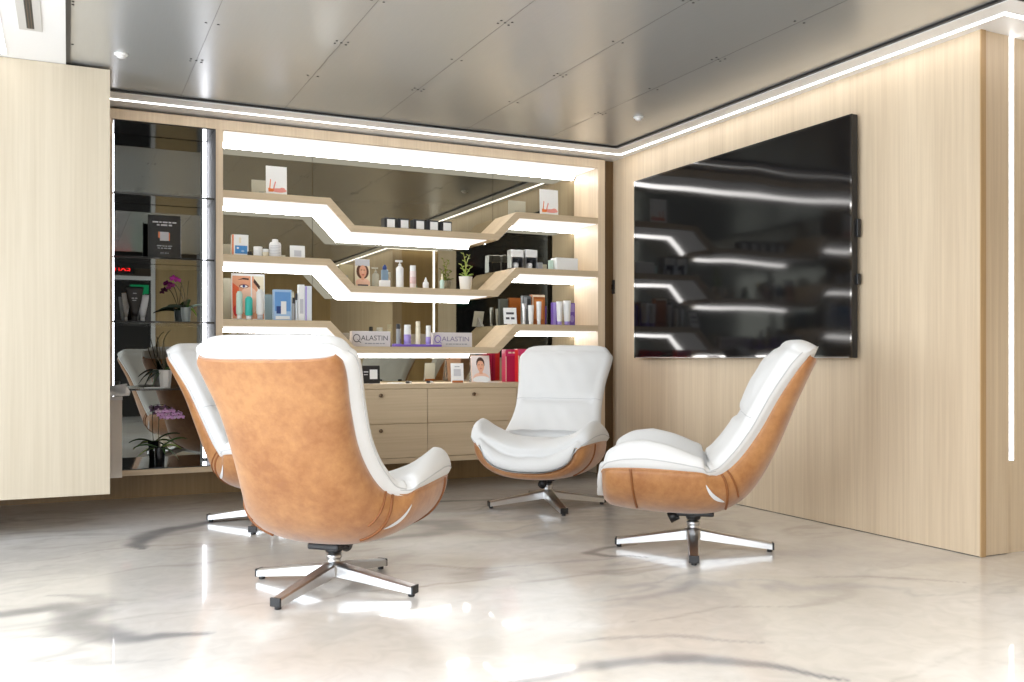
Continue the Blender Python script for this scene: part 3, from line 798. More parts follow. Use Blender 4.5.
def card(name, label, cat, u0, u1, vt, zb, Y, mat, pr=(), lean=0.16, foot=True, group=None, fm=None, rz=0.0):
    x, w, h = span(u0, u1, vt, zb, Y)
    t = thing(name, label, cat, (x, Y, zb), rz, group)
    M = Matrix.Rotation(-lean, 4, 'X')
    h = h / math.cos(lean)
    z0 = 0.0055 * math.sin(lean)
    mb = MB().box(-w / 2, w / 2, 0, 0.004, z0 + 0.001, h, mat, 0.0008, M=M)
    prints(mb, w, h, -0.0002, pr, M)
    mb.build('card', t)
    if foot:
        MB().prism([(0.006 + h * 0.0, 0.0), (0.012 + h * math.sin(lean) + 0.035, 0.0), (0.008 + 0.6 * h * math.sin(lean), 0.6 * h * math.cos(lean))], 'X', -w * 0.12, w * 0.12, fm or PGREYL).build('easel_foot', t)
    return t, w, h, M
def bottle(name, label, u0, u1, vt, zb, Y, prof, cap, mat, capmat, group=None, cat='bottle', band=None):
    x, w, h = span(u0, u1, vt, zb, Y); r = w / 2
    t = thing(name, label, cat, (x, Y, zb), 0, group)
    mb = MB().lathe([(a * r, b * h) for a, b in prof], mat, 20)
    mb.build('body', t)
    if band:
        MB().lathe([(r * band[0] + 0.0006, band[1] * h), (r * band[0] + 0.0006, band[2] * h)], band[3], 20).build('label_band', t)
    if cap: MB().lathe([(a * r, b * h) for a, b in cap], capmat, 20).build('cap', t)
    return t, w, h
CYL = [(0.94, 0), (1, 0.02), (1, 0.74), (0.92, 0.76)]; CYLCAP = [(0.93, 0.755), (0.95, 0.77), (0.95, 0.98), (0.85, 1.0)]
JAR = [(0.95, 0), (1, 0.04), (1, 0.58), (0.9, 0.6)]; JARCAP = [(1.0, 0.61), (1.02, 0.64), (1.02, 0.96), (0.94, 1.0)]
DROP = [(0.95, 0), (1, 0.03), (1, 0.50), (0.75, 0.60), (0.42, 0.63)]; DROPCAP = [(0.5, 0.62), (0.5, 0.78), (0.32, 0.82), (0.22, 1.0)]
FACE = [(SKIN2, ell(0.5, 0.16, 0.42, 0.20)), (HAIR, ell(0.5, 0.70, 0.22, 0.23)), (SKIN, rect(0.41, 0.59, 0.30, 0.50)), (SKIN, ell(0.5, 0.60, 0.185, 0.22)), (HAIR, [(0.31, 0.70), (0.36, 0.84), (0.5, 0.90), (0.64, 0.84), (0.69, 0.70), (0.62, 0.78), (0.5, 0.80), (0.38, 0.78)]), (LIP, ell(0.5, 0.56, 0.018, 0.03)), (SKIN, ell(0.5, 0.57, 0.014, 0.032)),
        (HAIR, ell(0.42, 0.645, 0.04, 0.012)), (HAIR, ell(0.58, 0.645, 0.04, 0.012)), (LIP, ell(0.5, 0.50, 0.06, 0.016))]
SKETCH = [(PINK, ell(0.62, 0.20, 0.36, 0.07)), (PINK, ell(0.78, 0.24, 0.14, 0.06)), (PORA, [(0.14, 0.18), (0.20, 0.18), (0.24, 0.55), (0.20, 0.56)]), (PINK, [(0.30, 0.18), (0.38, 0.18), (0.48, 0.48), (0.43, 0.50)]), (PORA, [(0.12, 0.14), (0.34, 0.14), (0.40, 0.24), (0.10, 0.26)])]
(H1, L1), (H2, L2), (H3, L3) = [(a + 0.001, b + 0.001) for a, b in SH]
CT_Z += 0.001

# --- top shelf
card('picture_card', 'white card with a pink sketch on the top shelf at left', 'card', 266, 287, 166.2, H1, B + 0.10, PW, SKETCH, 0.03)
card('picture_card', 'white card with a pink sketch on the top shelf at right', 'card', 540, 558.3, 189.6, H1, B + 0.09, PW, SKETCH, 0.03)
for k, (a, b) in enumerate(((384.6, 395.6), (398.2, 409.2), (413.8, 424.8), (427.6, 438.6), (440.8, 451.8))):
    nm = ('first', 'second', 'third', 'fourth', 'last')[k]
    x, w, h = span(a, b, 217.6 + 0.92 * k, L1, B + 0.06)
    t = thing('cream_box', '%s from the left of five small black boxes with white fronts on the top shelf' % nm, 'box', (x, B + 0.06, L1), 0, 'black and white cream boxes')
    MB().box(-w / 2, w / 2, 0, w, 0, h, PDK, 0.002).build('box', t)
    MB().box(-w * 0.34 + w * 0.07, w * 0.42, -0.002, 0.001, h * 0.12, h * 0.86, PW, 0.0005).build('white_front', t)
# --- second shelf, left
pack('product_box', 'white carton with blue pattern at the left of the second shelf', 'box', 232, 248.5, 234.6, H2, B + 0.07, 0.05, PW,
     [(PORA, rect(0, 0.1, 0, 1)), (PBL, rect(0.18, 0.92, 0.10, 0.48)), (PW, ell(0.35, 0.36, 0.07, 0.05)), (PPALE, ell(0.65, 0.22, 0.10, 0.05)), (PCREAM, rect(0.42, 0.55, 0.60, 0.86))])
pack('small_device', 'tiny black block beside the blue patterned carton', 'box', 247.8, 252, 251.5, H2, B + 0.05, 0.02, BLACK)
bottle('cream_jar', 'larger of two squat white jars on the second shelf', 253.5, 262.3, 246.8, H2, B + 0.08, JAR, JARCAP, PW, OFFW, cat='jar')
bottle('cream_jar', 'smaller of two squat white jars on the second shelf', 262.5, 268.6, 249.2, H2, B + 0.07, JAR, JARCAP, PCREAM, OFFW, cat='jar')
t, w, h = bottle('round_bottle', 'white ribbed bottle with a rounded top on the second shelf', 269.2, 281, 239.4, H2, B + 0.08, [(0.94, 0), (1, 0.03), (1, 0.70), (0.85, 0.82), (0.5, 0.86)], [(0.52, 0.855), (0.52, 0.97), (0.42, 1.0)], PW, OFFW)
rb = MB()
for k in range(7): rb.lathe([(w / 2 + 0.0002, h * (0.08 + 0.085 * k)), (w / 2 + 0.0012, h * (0.10 + 0.085 * k)), (w / 2 + 0.0002, h * (0.12 + 0.085 * k))], PGREYL, 20)
rb.build('ribs', t)
card('sample_card', 'white framed card with a grey square on the second shelf', 'card', 290, 305, 245.6, H2, B + 0.06, PW, [(PGREYL, rect(0.28, 0.76, 0.14, 0.62))], 0.05)
# --- second shelf, middle
card('portrait_card', "card with a woman's face at the left end of the lower second shelf", 'card', 355.5, 370.3, 258.8, L2, B + 0.15, PCREAM, [(PGREYL, rect(0, 1, 0.82, 1)), (pal('print_hair_brown', 96, 58, 40), ell(0.5, 0.56, 0.42, 0.27)), (PGREYL, rect(0, 1, 0.76, 1))] + [(SKIN2, ell(0.5, 0.16, 0.5, 0.16)), (SKIN, rect(0.40, 0.60, 0.26, 0.42)), (SKIN, ell(0.52, 0.56, 0.25, 0.22)), (HAIR, ell(0.42, 0.61, 0.06, 0.012)), (HAIR, ell(0.62, 0.61, 0.06, 0.012)), (SKIN2, ell(0.52, 0.54, 0.03, 0.05)), (LIP, ell(0.52, 0.44, 0.09, 0.02)), (PINKY, rect(0.15, 0.85, 0.04, 0.10))], 0.08)
x, w, h = span(380.8, 390.2, 264.6, L2, B + 0.10)
t = thing('serum_bottle', 'pale blue bottle with a navy cap standing on a white block', 'bottle', (x, B + 0.12, L2))
boxs(-w / 2, w / 2, -0.025, 0.025, 0, h * 0.32, PW, 0.002).build('stand', t)
boxs(-w * 0.33, w * 0.33, -0.016, 0.016, h * 0.32, h * 0.78, pal('pack_steel_blue', 128, 150, 168), 0.003).build('body', t)
MB().lathe([(w * 0.22, h * 0.78), (w * 0.22, h * 0.93), (w * 0.12, h * 0.95), (w * 0.10, h)], PNAVY, 16).build('cap', t)
t, w, h = bottle('pump_bottle', 'tall white pump bottle on the lower second shelf', 396.2, 403.4, 260.2, L2, B + 0.09, [(0.94, 0), (1, 0.02), (1, 0.70), (0.7, 0.76), (0.4, 0.78)], [(0.42, 0.78), (0.42, 0.86), (0.14, 0.865), (0.14, 0.93)], PW, OFFW)
MB().box(-w * 0.62, w * 0.35, -0.006, 0.006, h * 0.93, h * 1.0, OFFW, 0.002).build('pump_head', t)
bottle('spray_bottle', 'slim pinkish white bottle right of the tall pump bottle', 410, 415.8, 265.6, L2, B + 0.09, CYL, CYLCAP, pal('pack_blush', 236, 220, 216), PW, band=(1, 0.2, 0.5, pal('pack_rose', 222, 190, 188)))
bottle('dropper_bottle', 'little white dropper bottle on the lower second shelf', 422.9, 428.6, 277.4, L2, B + 0.08, DROP, DROPCAP, PW, PW)
bottle('dropper_bottle', 'slim pale green dropper bottle left of the white plant pot', 440, 444.2, 273.8, L2, B + 0.09, DROP, DROPCAP, PMINT, PCREAM)

# --- second shelf, right
for k, (a, b) in enumerate(((511.6, 523.4), (525.6, 537.2))):
    x, w, h = span(a, b, 249.8, H2, B + 0.13)
    t = thing('perfume_box', ('left', 'right')[k] + ' one of two open silver display boxes holding a small white bottle', 'box', (x, B + 0.13, H2), 0, 'silver display boxes')
    MB().box(-w / 2, w / 2, 0, w * 0.8, h * 0.62, h, SILV, 0.002).build('lid', t)
    MB().box(-w / 2 + 0.02 * w, w / 2, -0.0015, 0, h * 0.63, h * 0.99, PW).build('white_front', t)
    bx = MB()
    for s in (-1, 1): bx.box(s * w * 0.46 - w * 0.04, s * w * 0.46 + w * 0.04, 0, w * 0.8, 0, h * 0.62, SILV)
    bx.box(-w / 2, w / 2, 0, w * 0.8, 0, h * 0.08, SILV); bx.box(-w / 2, w / 2, w * 0.74, w * 0.8, 0, h * 0.62, PDK)
    bx.build('body', t)
    q = thing('perfume_bottle', 'small white bottle inside the %s silver display box' % ('left', 'right')[k], 'bottle', (x, B + 0.13 + w * 0.35, H2 + h * 0.08 + 0.0006), 0, 'small bottles in silver boxes')
    MB().lathe([(w * 0.22, 0), (w * 0.23, h * 0.02), (w * 0.23, h * 0.24), (w * 0.12, h * 0.28)], PW, 16).build('body', q)
    MB().lathe([(w * 0.13, h * 0.28), (w * 0.13, h * 0.42)], BLACK, 14).build('cap', q)
pack('small_carton', 'short grey carton between the silver boxes and the white box', 'box', 538.4, 542.8, 262.5, H2, B + 0.10, 0.03, PG)
pack('small_carton', 'slim pale carton just left of the large white box', 'box', 549.8, 553.4, 260.2, H2, B + 0.10, 0.03, PMINT)
pack('white_box', 'wide plain white box at the right end of the second shelf', 'box', 556.6, 578, 258.0, H2, B + 0.07, 0.10, PW)
# --- third shelf, left
EYE = [(PEACH, rect(0.03, 0.97, 0.03, 0.95)), (pal('print_red_orange', 222, 96, 52), [(0.03, 0.2), (0.25, 0.3), (0.22, 0.7), (0.03, 0.8)]), (SKIN2, ell(0.52, 0.42, 0.30, 0.30)), (PCREAM, [(0.66, 0.95), (0.97, 0.95), (0.97, 0.45), (0.86, 0.5)]),
       (HAIR, [(0.18, 0.86), (0.36, 0.91), (0.52, 0.90), (0.52, 0.865), (0.34, 0.875)]), (HAIR, [(0.68, 0.90), (0.86, 0.74), (0.84, 0.66), (0.66, 0.82)]),
       (pal('print_eye_shade', 150, 90, 80), ell(0.37, 0.73, 0.15, 0.045)), (PW, ell(0.37, 0.725, 0.11, 0.028)), (PNAVY, ell(0.37, 0.73, 0.04, 0.03)), (PRED, ell(0.14, 0.20, 0.09, 0.12)), (PRED, ell(0.82, 0.24, 0.08, 0.1)), (PW, rect(0.575, 0.615, 0.05, 0.95))]  # the last white bar paints in a reflection over the print
card('eye_poster', "large orange panel with a close-up of an eye on the third shelf", 'picture', 231.6, 265, 273.6, H3, B + 0.16, PW, EYE, 0.05)
for a, b, vt, m, cm_, lab in ((236, 242.6, 291.2, PMINT, PW, 'mint green tube in front of the eye picture'), (245, 252.6, 296.5, PTEAL, PW, 'short teal tube in front of the eye picture'), (256.2, 263.8, 289.5, PW, PGREYL, 'white tube in front of the eye picture, right of the teal one')):
    bottle('cosmetic_tube', lab, a, b, vt, H3, B + 0.07, [(0.7, 0), (0.72, 0.18), (1.0, 0.22), (0.98, 0.9), (0.5, 1.0)], [(0.73, 0.0), (0.75, 0.17)], m, cm_, 'tubes before the eye picture', 'tube')
pack('blue_carton', 'pale blue carton with a navy and white print on the third shelf', 'box', 273.8, 291.6, 289.6, H3, B + 0.09, 0.05, PPALE, [(pal('print_mid_blue', 100, 150, 205), rect(0.06, 0.94, 0.3, 0.92)), (PNAVY, rect(0.15, 0.42, 0.22, 0.46)), (PW, rect(0.40, 0.70, 0.2, 0.62)), (PW, rect(0.1, 0.9, 0.04, 0.14))])
bottle('small_vial', 'small dark topped vial right of the pale blue carton', 292.3, 294.8, 298.0, H3, B + 0.09, CYL, CYLCAP, PG, PDK)
bottle('small_vial', 'small silver vial left of the tall white cartons', 295.2, 297.6, 293.5, H3, B + 0.11, CYL, CYLCAP, SILV, PDK)
pack('tall_carton', 'left one of two tall white cartons on the third shelf', 'box', 298.6, 304.6, 284.6, H3, B + 0.09, 0.04, PW, [(PGREYL, rect(0.2, 0.8, 0.2, 0.6))], 'tall white cartons')
pack('tall_carton', 'right one of two tall white cartons on the third shelf', 'box', 305.2, 311.8, 286.0, H3, B + 0.08, 0.045, pal('pack_ice', 220, 226, 232), [(PLIL, rect(0.0, 0.25, 0.0, 1.0))], 'tall white cartons')
# --- third shelf, middle: two long lettered boxes, a lilac tray with bottles
def lettered(lab, u0, u1, vt, prm, ink):
    t, w, h = pack('lettered_box', lab, 'box', u0, u1, vt, L3, B + 0.10, 0.06, pal('pack_pearl', 214, 208, 208))
    M = Matrix.Translation((0.012, -0.0305, h * 0.54)) @ RX90
    tt = text_mesh('lettering', 'ALASTIN', h * 0.46, ink, t, M)
    wx = max(v.co.x for v in tt.data.vertices) - min(v.co.x for v in tt.data.vertices)
    k = w * 0.70 / wx
    for v in tt.data.vertices: v.co.x = 0.024 + (v.co.x - 0.012) * k
    print_lines('small_lettering', [(0.03, h * 0.2, w * 0.55, h * 0.07)], PG, t, Matrix.Translation((0, -0.0306, 0)))
    ring = MB(); c = (-w * 0.38, h * 0.54); R = h * 0.27
    for k in range(22):
        a0, a1 = [-0.55 + 6.0 * q / 22 for q in (k, k + 1)]
        ring.add([(c[0] + r * math.cos(a) * 0.9, -0.0309, c[1] + r * math.sin(a)) for r, a in ((R, a0), (R, a1), (R * 0.78, a1), (R * 0.78, a0))], [[0, 1, 2, 3]], prm)
    ring.add([(c[0] + dx_, -0.0309, c[1] + dz_) for dx_, dz_ in ((R * 0.1, -R * 0.3), (R * 0.3, -R * 0.3), (R * 1.15, -R * 1.1), (R * 0.9, -R * 1.1))], [[0, 1, 2, 3]], prm)
    ring.build('emblem', t)
lettered('long pearl box lettered in grey behind the nearest chair', 352, 390.4, 331.2, PINKY, PINKY)
lettered('long pearl box lettered in lilac, right of the lilac tray', 433, 472, 332.6, PURP, pal('ink_lilac_grey', 130, 120, 150))
x0, w, h = span(394.6, 441.4, 342.6, L3, B + 0.03)
t = thing('display_tray', 'lilac acrylic tray holding four small bottles on the third shelf', 'tray', (x0, B + 0.055, L3))
mb = MB().box(-w / 2, w / 2, -0.035, 0.035, 0, 0.016, PURP, 0.002); mb.box(-w / 2, -w / 2 + 0.05, -0.03, 0.03, 0.016, 0.020, PLIL, 0.001)
mb.build('tray', t)
zt = L3 + 0.017
bottle('tray_bottle', 'dark capped slim vial at the left end of the lilac tray', 396.2, 400.2, 323.8, zt, B + 0.05, CYL, [(0.95, 0.50), (0.97, 0.52), (0.97, 0.98), (0.7, 1.0)], PG, PDK, 'bottles on the lilac tray')
bottle('tray_bottle', 'stout white cylinder bottle second from left on the lilac tray', 404.2, 410.8, 324.8, zt, B + 0.05, CYL, CYLCAP, PW, PW, 'bottles on the lilac tray', band=(1, 0.02, 0.5, PLIL))
bottle('tray_bottle', 'tallest cream bottle on the lilac tray', 415.8, 420.2, 321.4, zt, B + 0.05, CYL, CYLCAP, PCREAM, PCREAM, 'bottles on the lilac tray')
bottle('tray_bottle', 'white and lilac bottle at the right end of the lilac tray', 426, 430.6, 325.6, zt, B + 0.05, CYL, CYLCAP, PW, PW, 'bottles on the lilac tray', band=(1, 0.02, 0.4, PLIL))
# --- third shelf, right
t, w, h, M = card('notice_card', 'white leaning notice card with two lines of print on the third shelf', 'card', 504.5, 516.5, 307.6, H3, B + 0.06, PW, [], 0.25, rz=-0.25)
print_lines('lettering', [(0, h * 0.66, w * 0.6, h * 0.13), (0, h * 0.36, w * 0.66, h * 0.13)], PINKY, t, M @ Matrix.Translation((0, -0.0006, 0)))
pack('grey_carton', 'grey mottled carton left of the copper box on the third shelf', 'box', 523.0, 531.2, 295.8, H3, B + 0.15, 0.04, CANDLE, [(PG, rect(0.1, 0.5, 0.55, 0.95)), (PDK, rect(0.5, 0.9, 0.6, 0.9))])
pack('copper_box', 'copper brown box with white edge on the third shelf', 'box', 532.4, 545.0, 294.8, H3, B + 0.15, 0.05, PBRN, [(PCREAM, rect(0, 1, 0.93, 1)), (pal('print_copper', 205, 130, 70), rect(0.15, 0.85, 0.2, 0.85)), (PCREAM, rect(0, 0.07, 0, 1))])
TUBE = [(0.62, 0), (0.66, 0.16), (0.80, 0.20), (1.0, 0.85), (1.0, 1.0)]; TUBECAP = [(0.66, 0), (0.70, 0.15)]
for a, b, vt, m, lab, Y in ((522.3, 525.8, 303.5, SILV, 'slim silver tube left of the white tube by the copper box', B + 0.08), (528.4, 533.6, 305.2, PW, 'white tapered tube in front of the grey carton', B + 0.08), (536.6, 541.2, 301.6, PW, 'white tapered tube in front of the copper box', B + 0.08),
                           ):
    bottle('cosmetic_tube', lab, a, b, vt, H3, Y, TUBE, TUBECAP, m, PW, 'tubes before the copper box', 'tube')
pack('purple_carton', 'left purple carton behind the two white tubes at the right', 'box', 553.2, 560.5, 302.4, H3, B + 0.13, 0.04, PURP, [(PNAVY, rect(0.5, 1, 0.1, 0.8)), (PLIL, rect(0, 0.35, 0, 1))], 'purple cartons')
pack('purple_carton', 'right purple carton at the end of the third shelf', 'box', 567.6, 575, 303.0, H3, B + 0.12, 0.04, PURP, [(PLIL, ell(0.6, 0.3, 0.3, 0.16)), (PLIL, rect(0.3, 0.9, 0.6, 0.95))], 'purple cartons')
for a, b, vt, lab in ((556.6, 562.4, 301.6, 'left white tube between the purple cartons'), (563.6, 570.4, 300.8, 'right white tube between the purple cartons')):
    bottle('cosmetic_tube', lab, a, b, vt, H3, B + 0.07, TUBE, TUBECAP, PW, PLIL, 'tubes before the purple cartons', 'tube')
# --- counter
t, w, h, M = card('black_sign', 'small black counter sign beside the nearest chair', 'sign', 362.5, 380, 365.6, CT_Z, B + 0.10, BLACK, [(PW, rect(0.42, 0.86, 0.25, 0.78)), (PGREYL, rect(0.08, 0.34, 0.62, 0.68)), (PGREYL, rect(0.08, 0.30, 0.48, 0.52))], 0.06)
t, w, h, M = card('white_sign', 'small white counter sign on a wooden foot', 'sign', 451.5, 463.5, 363.2, CT_Z, B + 0.08, PW, [(PG, rect(0.30, 0.70, 0.80, 0.84)), (PGREYL, rect(0.22, 0.78, 0.34, 0.70))], 0.12, foot=False, rz=-0.15)
MB().box(-w * 0.42, w * 0.42, -0.012, 0.02, 0, 0.016, PBRN, 0.002).build('wooden_foot', t)
x, w, h = span(472.5, 490.5, 355.4, CT_Z, B + 0.08)
t, w, h, M = card('portrait_card', 'slanted card with a smiling woman on the counter', 'card', 472.5, 490.5, 355.4, CT_Z + 0.001, B + 0.07, SKIN2, [(pal('print_backdrop', 226, 214, 210), rect(0.02, 0.98, 0.02, 0.98))] + FACE + [(PW, ell(0.5, 0.10, 0.44, 0.13))], 0.22, foot=False, rz=-0.12)
MB().prism([(0.006, 0.001), (0.075, 0.001), (0.0045 + h * math.sin(0.22), h * math.cos(0.22) * 0.98)], 'X', -w * 0.5, -w * 0.46, CLEARP).build('acrylic_holder', t)
def red_box(lab, u0, u1, vt, Y, m, pr):
    t, w, h = pack('red_box', lab, 'box', u0, u1, vt, CT_Z, Y, 0.07, m, pr, 'red boxes on the counter')
    return t, w, h
t, w, h = red_box('magenta box with a stepped lid behind the white chair', 505.6, 518.5, 349.4, B + 0.13, PMAG, [(pal('pack_raspberry', 196, 36, 96), rect(0, 1, 0.80, 1)), (PCREAM, rect(0.0, 0.06, 0, 0.78))])
print_lines('lettering', [(0, h * 0.90, w * 0.6, h * 0.05)], PCREAM, t, Matrix.Translation((0, -0.0362, 0)))
red_box('bright red box beside the magenta box on the counter', 518.2, 530, 349.0, B + 0.07, PRED, [(pal('pack_hotpink', 214, 60, 110), rect(0, 1, 0.82, 1)), (PCREAM, rect(0.0, 0.10, 0.0, 0.8))])
for a, b, Y, lab in ((392, 405, B + 0.05, 'flat sheet of white paper lying on the counter'), (486, 500, B + 0.03, 'flat white leaflet on the counter beside the portrait card')):
    x, w, h = span(a, b, 380, CT_Z, Y)
    tag(MB().box(-w / 2, w / 2, -0.02, 0.09, 0, 0.004, PW, 0.0008).build('paper_sheet', None, (x, Y + 0.02, CT_Z)), lab, 'paper')
for a, b, lab in ((406, 412, 'small dark tester lying on the counter near the paper'), (427, 433, 'small dark tester lying on the counter left of the white sign')):
    x, w, h = span(a, b, 380, CT_Z, B + 0.05)
    Mt = Matrix.Translation((0, 0, 0.0075)) @ Matrix.Rotation(PI / 2, 4, 'Y') @ Matrix.Translation((0, 0, -w / 2))
    t = thing('tester', lab, 'tester', (x, B + 0.06, CT_Z))
    MB().lathe([(0.0055, 0), (0.0075, 0.003), (0.0075, w * 0.6), (0.005, w * 0.62)], PDK, 12, M=Mt).build('body', t)
    MB().lathe([(0.005, w * 0.61), (0.006, w * 0.63), (0.006, w)], SILV, 12, M=Mt).build('cap', t)

# --- left bay on the smoked glass shelves
G1, G2, G3, G0 = 1.589, 1.184, 0.758, ZB + 0.007
t, w, h, M = card('poster_stand', 'black poster with pale print on the glass shelf', 'sign', 148, 181, 215, G1, B + 0.14, BLACKG, [], 0.05, fm=PW)
print_lines('lettering', [(0, h * 0.84, w * 0.72, h * 0.030), (0, h * 0.775, w * 0.46, h * 0.036)], PGREYL, t, M @ Matrix.Translation((0, -0.0006, 0)))
print_lines('small_lettering', [(0, h * 0.30, w * 0.46, h * 0.024), (0, h * 0.25, w * 0.42, h * 0.024), (0, h * 0.14, w * 0.26, h * 0.02)], PG, t, M @ Matrix.Translation((0, -0.0006, 0)))
mb = MB(); prints(mb, w, h, -0.0004, [(PORA, rect(0.31, 0.36, 0.48, 0.62)), (PORA, rect(0.62, 0.66, 0.42, 0.60)), (PGREYL, rect(0.36, 0.63, 0.42, 0.62))], M); mb.build('panel', t)

def flat_tube(lab, u0, u1, vt, zb, Y, mat, flip=False, txt=False):
    """crimped cosmetic tube: wide flat crimp on top, narrow cap below"""
    x, w, h = span(u0, u1, vt, zb, Y)
    t = thing('crimped_tube', lab, 'tube', (x, Y, zb), 0, 'crimped tubes on the glass shelf')
    P = []
    for q, hw, d in ((0.16, 0.36, 0.36), (0.3, 0.5, 0.40), (0.6, 0.78, 0.26), (0.9, 0.98, 0.06), (1.0, 1.0, 0.03)):
        a, b = w / 2 * hw, w / 2 * d
        P.append([Vector((a * math.cos(2 * PI * k / 20), b * math.sin(2 * PI * k / 20), q * h)) for k in range(20)])
    MB().grid(P, mat, closed_u=True, caps=True).build('body', t)
    MB().lathe([(w * 0.155, 0), (w * 0.165, h * 0.02), (w * 0.17, h * 0.165)], mat, 18).build('cap', t)
    if txt: print_lines('lettering', [(0, h * 0.80, w * 0.2, h * 0.03), (0, h * 0.66, w * 0.34, h * 0.035), (0, h * 0.60, w * 0.26, h * 0.025)], PG, t, Matrix.Translation((0, -w * 0.155, 0)))
flat_tube('black crimped tube on the glass shelf under the poster', 125.5, 143.6, 286.6, G2, B + 0.12, BLACK, txt=True)
flat_tube('pale grey crimped tube left of the black one', 121.6, 130.5, 293, G2, B + 0.17, pal('pack_silver_grey', 200, 203, 206))
flat_tube('pale grey crimped tube right of the black one', 136.5, 149, 295, G2, B + 0.17, pal('pack_silver_grey', 200, 203, 206))
pack('black_carton', 'plain black carton behind the crimped tubes', 'box', 144.6, 151.0, 294, G2, B + 0.2, 0.05, BLACK)

LEAF = pal('leaf_green', 62, 96, 42); LEAFD = pal('leaf_dark', 30, 48, 26); LEAFL = pal('leaf_light', 150, 176, 80); STEM = pal('stem_brown', 74, 66, 40)
PETP = pal('petal_lilac', 232, 178, 230); PETM = pal('petal_magenta', 178, 40, 150); PETL = pal('petal_lip', 150, 30, 110)
SOIL = pal('potting_bark', 60, 42, 28); POTW = pal('pot_white', 226, 224, 218, 0.3); POTK = pal('pot_black', 18, 18, 20, 0.2)
def leaf_mb(mb, base, dirx, diry, L, wd, rise, droop, mat, n=9):
    P = []
    d = Vector((dirx, diry, 0)).normalized(); sd = Vector((-d.y, d.x, 0))
    for i in range(n):
        q = i / (n - 1)
        c = Vector(base) + d * L * q + Vector((0, 0, rise * q - droop * q * q))
        w = wd * (0.35 + 0.65 * math.sin(PI * min(q * 0.9 + 0.1, 1)) if q < 0.98 else 0.05)
        P.append([c - sd * w + Vector((0, 0, w * 0.5)), c + Vector((0, 0, -0.001)), c + sd * w + Vector((0, 0, w * 0.5)), c + Vector((0, 0, -0.004))])
    mb.grid(P, mat, closed_u=True, caps=True)
def bloom(c, face, size, pet, lip, name, parent):
    mb = MB()
    f = Vector(face).normalized(); a = f.cross(Vector((0, 0, 1))).normalized(); b = a.cross(f)
    c = Vector(c)
    for k, (ang, L, W) in enumerate(((90, 1, 0.46), (200, 0.95, 0.42), (340, 0.95, 0.42), (15, 1.0, 0.75), (165, 1.0, 0.75))):
        r = math.radians(ang); d = a * math.cos(r) + b * math.sin(r); s = f.cross(d)
        P = []
        for i in range(6):
            q = i / 5; w = size * W * math.sin(PI * (0.12 + 0.80 * q)) * 0.62
            m = c + d * size * L * q + f * (size * (0.12 - 0.22 * q * q) + 0.0006 * k)
            P.append([m - s * w, m + f * 0.0015, m + s * w, m - f * 0.0015])
        mb.grid(P, pet, closed_u=True, caps=True)
    P = []
    for i in range(5):
        q = i / 4; w = size * 0.16 * math.sin(PI * (0.2 + 0.7 * q))
        m = c + f * size * (0.1 + 0.3 * q) - b * size * 0.28 * q
        P.append([m - a * w, m + f * 0.002, m + a * w, m - f * 0.002])
    mb.grid(P, lip, closed_u=True, caps=True)
    return mb.build(name, parent)
def arc(p0, p1, p2, n=10):
    p0, p1, p2 = map(Vector, (p0, p1, p2))
    return [p0 * (1 - t) ** 2 + p1 * 2 * t * (1 - t) + p2 * t * t for t in [i / n for i in range(n + 1)]]
def pot_of(t, r, h, mat, sq=False):
    mb = MB().lathe([(r * 0.74, 0), (r * 0.78, h * 0.03), (r * 0.97, h * 0.95), (r, h), (r * 0.9, h), (r * 0.88, h * 0.86), (0.001, h * 0.85)], mat, 24)
    mb.build('pot', t)
    MB().lathe([(r * 0.86, h * 0.84), (r * 0.85, h * 0.90), (r * 0.4, h * 0.93)], SOIL, 18).build('soil', t)

# lilac orchid in the black pot at the bottom
x, w, h = span(153.5, 165.8, 447, G0, B + 0.14)
t = thing('potted_orchid', 'lilac orchid in a black pot at the bottom of the left bay', 'plant', (x, B + 0.14, G0))
pot_of(t, w / 2, h, POTK)
for a, L, wd, rise, droop, m in ((172, 0.16, 0.014, 0.10, 0.09, LEAF), (185, 0.13, 0.012, 0.05, 0.09, LEAFL), (8, 0.17, 0.014, 0.16, 0.10, LEAF), (20, 0.15, 0.013, 0.09, 0.10, LEAFL), (-20, 0.12, 0.012, 0.03, 0.10, LEAF), (-150, 0.10, 0.012, 0.06, 0.07, LEAFD), (-70, 0.08, 0.012, 0.05, 0.08, LEAF)):
    mb = MB(); leaf_mb(mb, (0, 0, h * 0.9), math.cos(math.radians(a)), math.sin(math.radians(a)), L, wd, rise, droop, m); mb.build('leaf', t)
top = on_y(B + 0.14, 160, 409)[2] - G0
MB().tube(arc((0, 0, h * 0.9), (-0.015, 0, top * 0.7), (0.0, 0, top)), [0.003] * 11, STEM, 6).build('stem', t)
MB().tube(arc((0.0, 0, top), (0.05, 0, top + 0.025), (0.13, -0.01, top - 0.03)), [0.002] * 11, STEM, 6).build('stem', t)
rnd = random.Random(4)
for k in range(11):
    u = 158 + 23.0 * k / 10; v = 411.5 + (k % 3) * 3.0 + (2.5 if k > 8 else 0)
    px, _, pz = on_y(B + 0.13, u, v)
    bloom((px - x, -0.02 + rnd.uniform(-0.02, 0.02), pz - G0), (rnd.uniform(-0.5, 0.4), -1, rnd.uniform(-0.1, 0.4)), rnd.uniform(0.021, 0.027), PETP if k % 4 else pal('petal_pale', 242, 210, 240), PETM, 'flower', t)

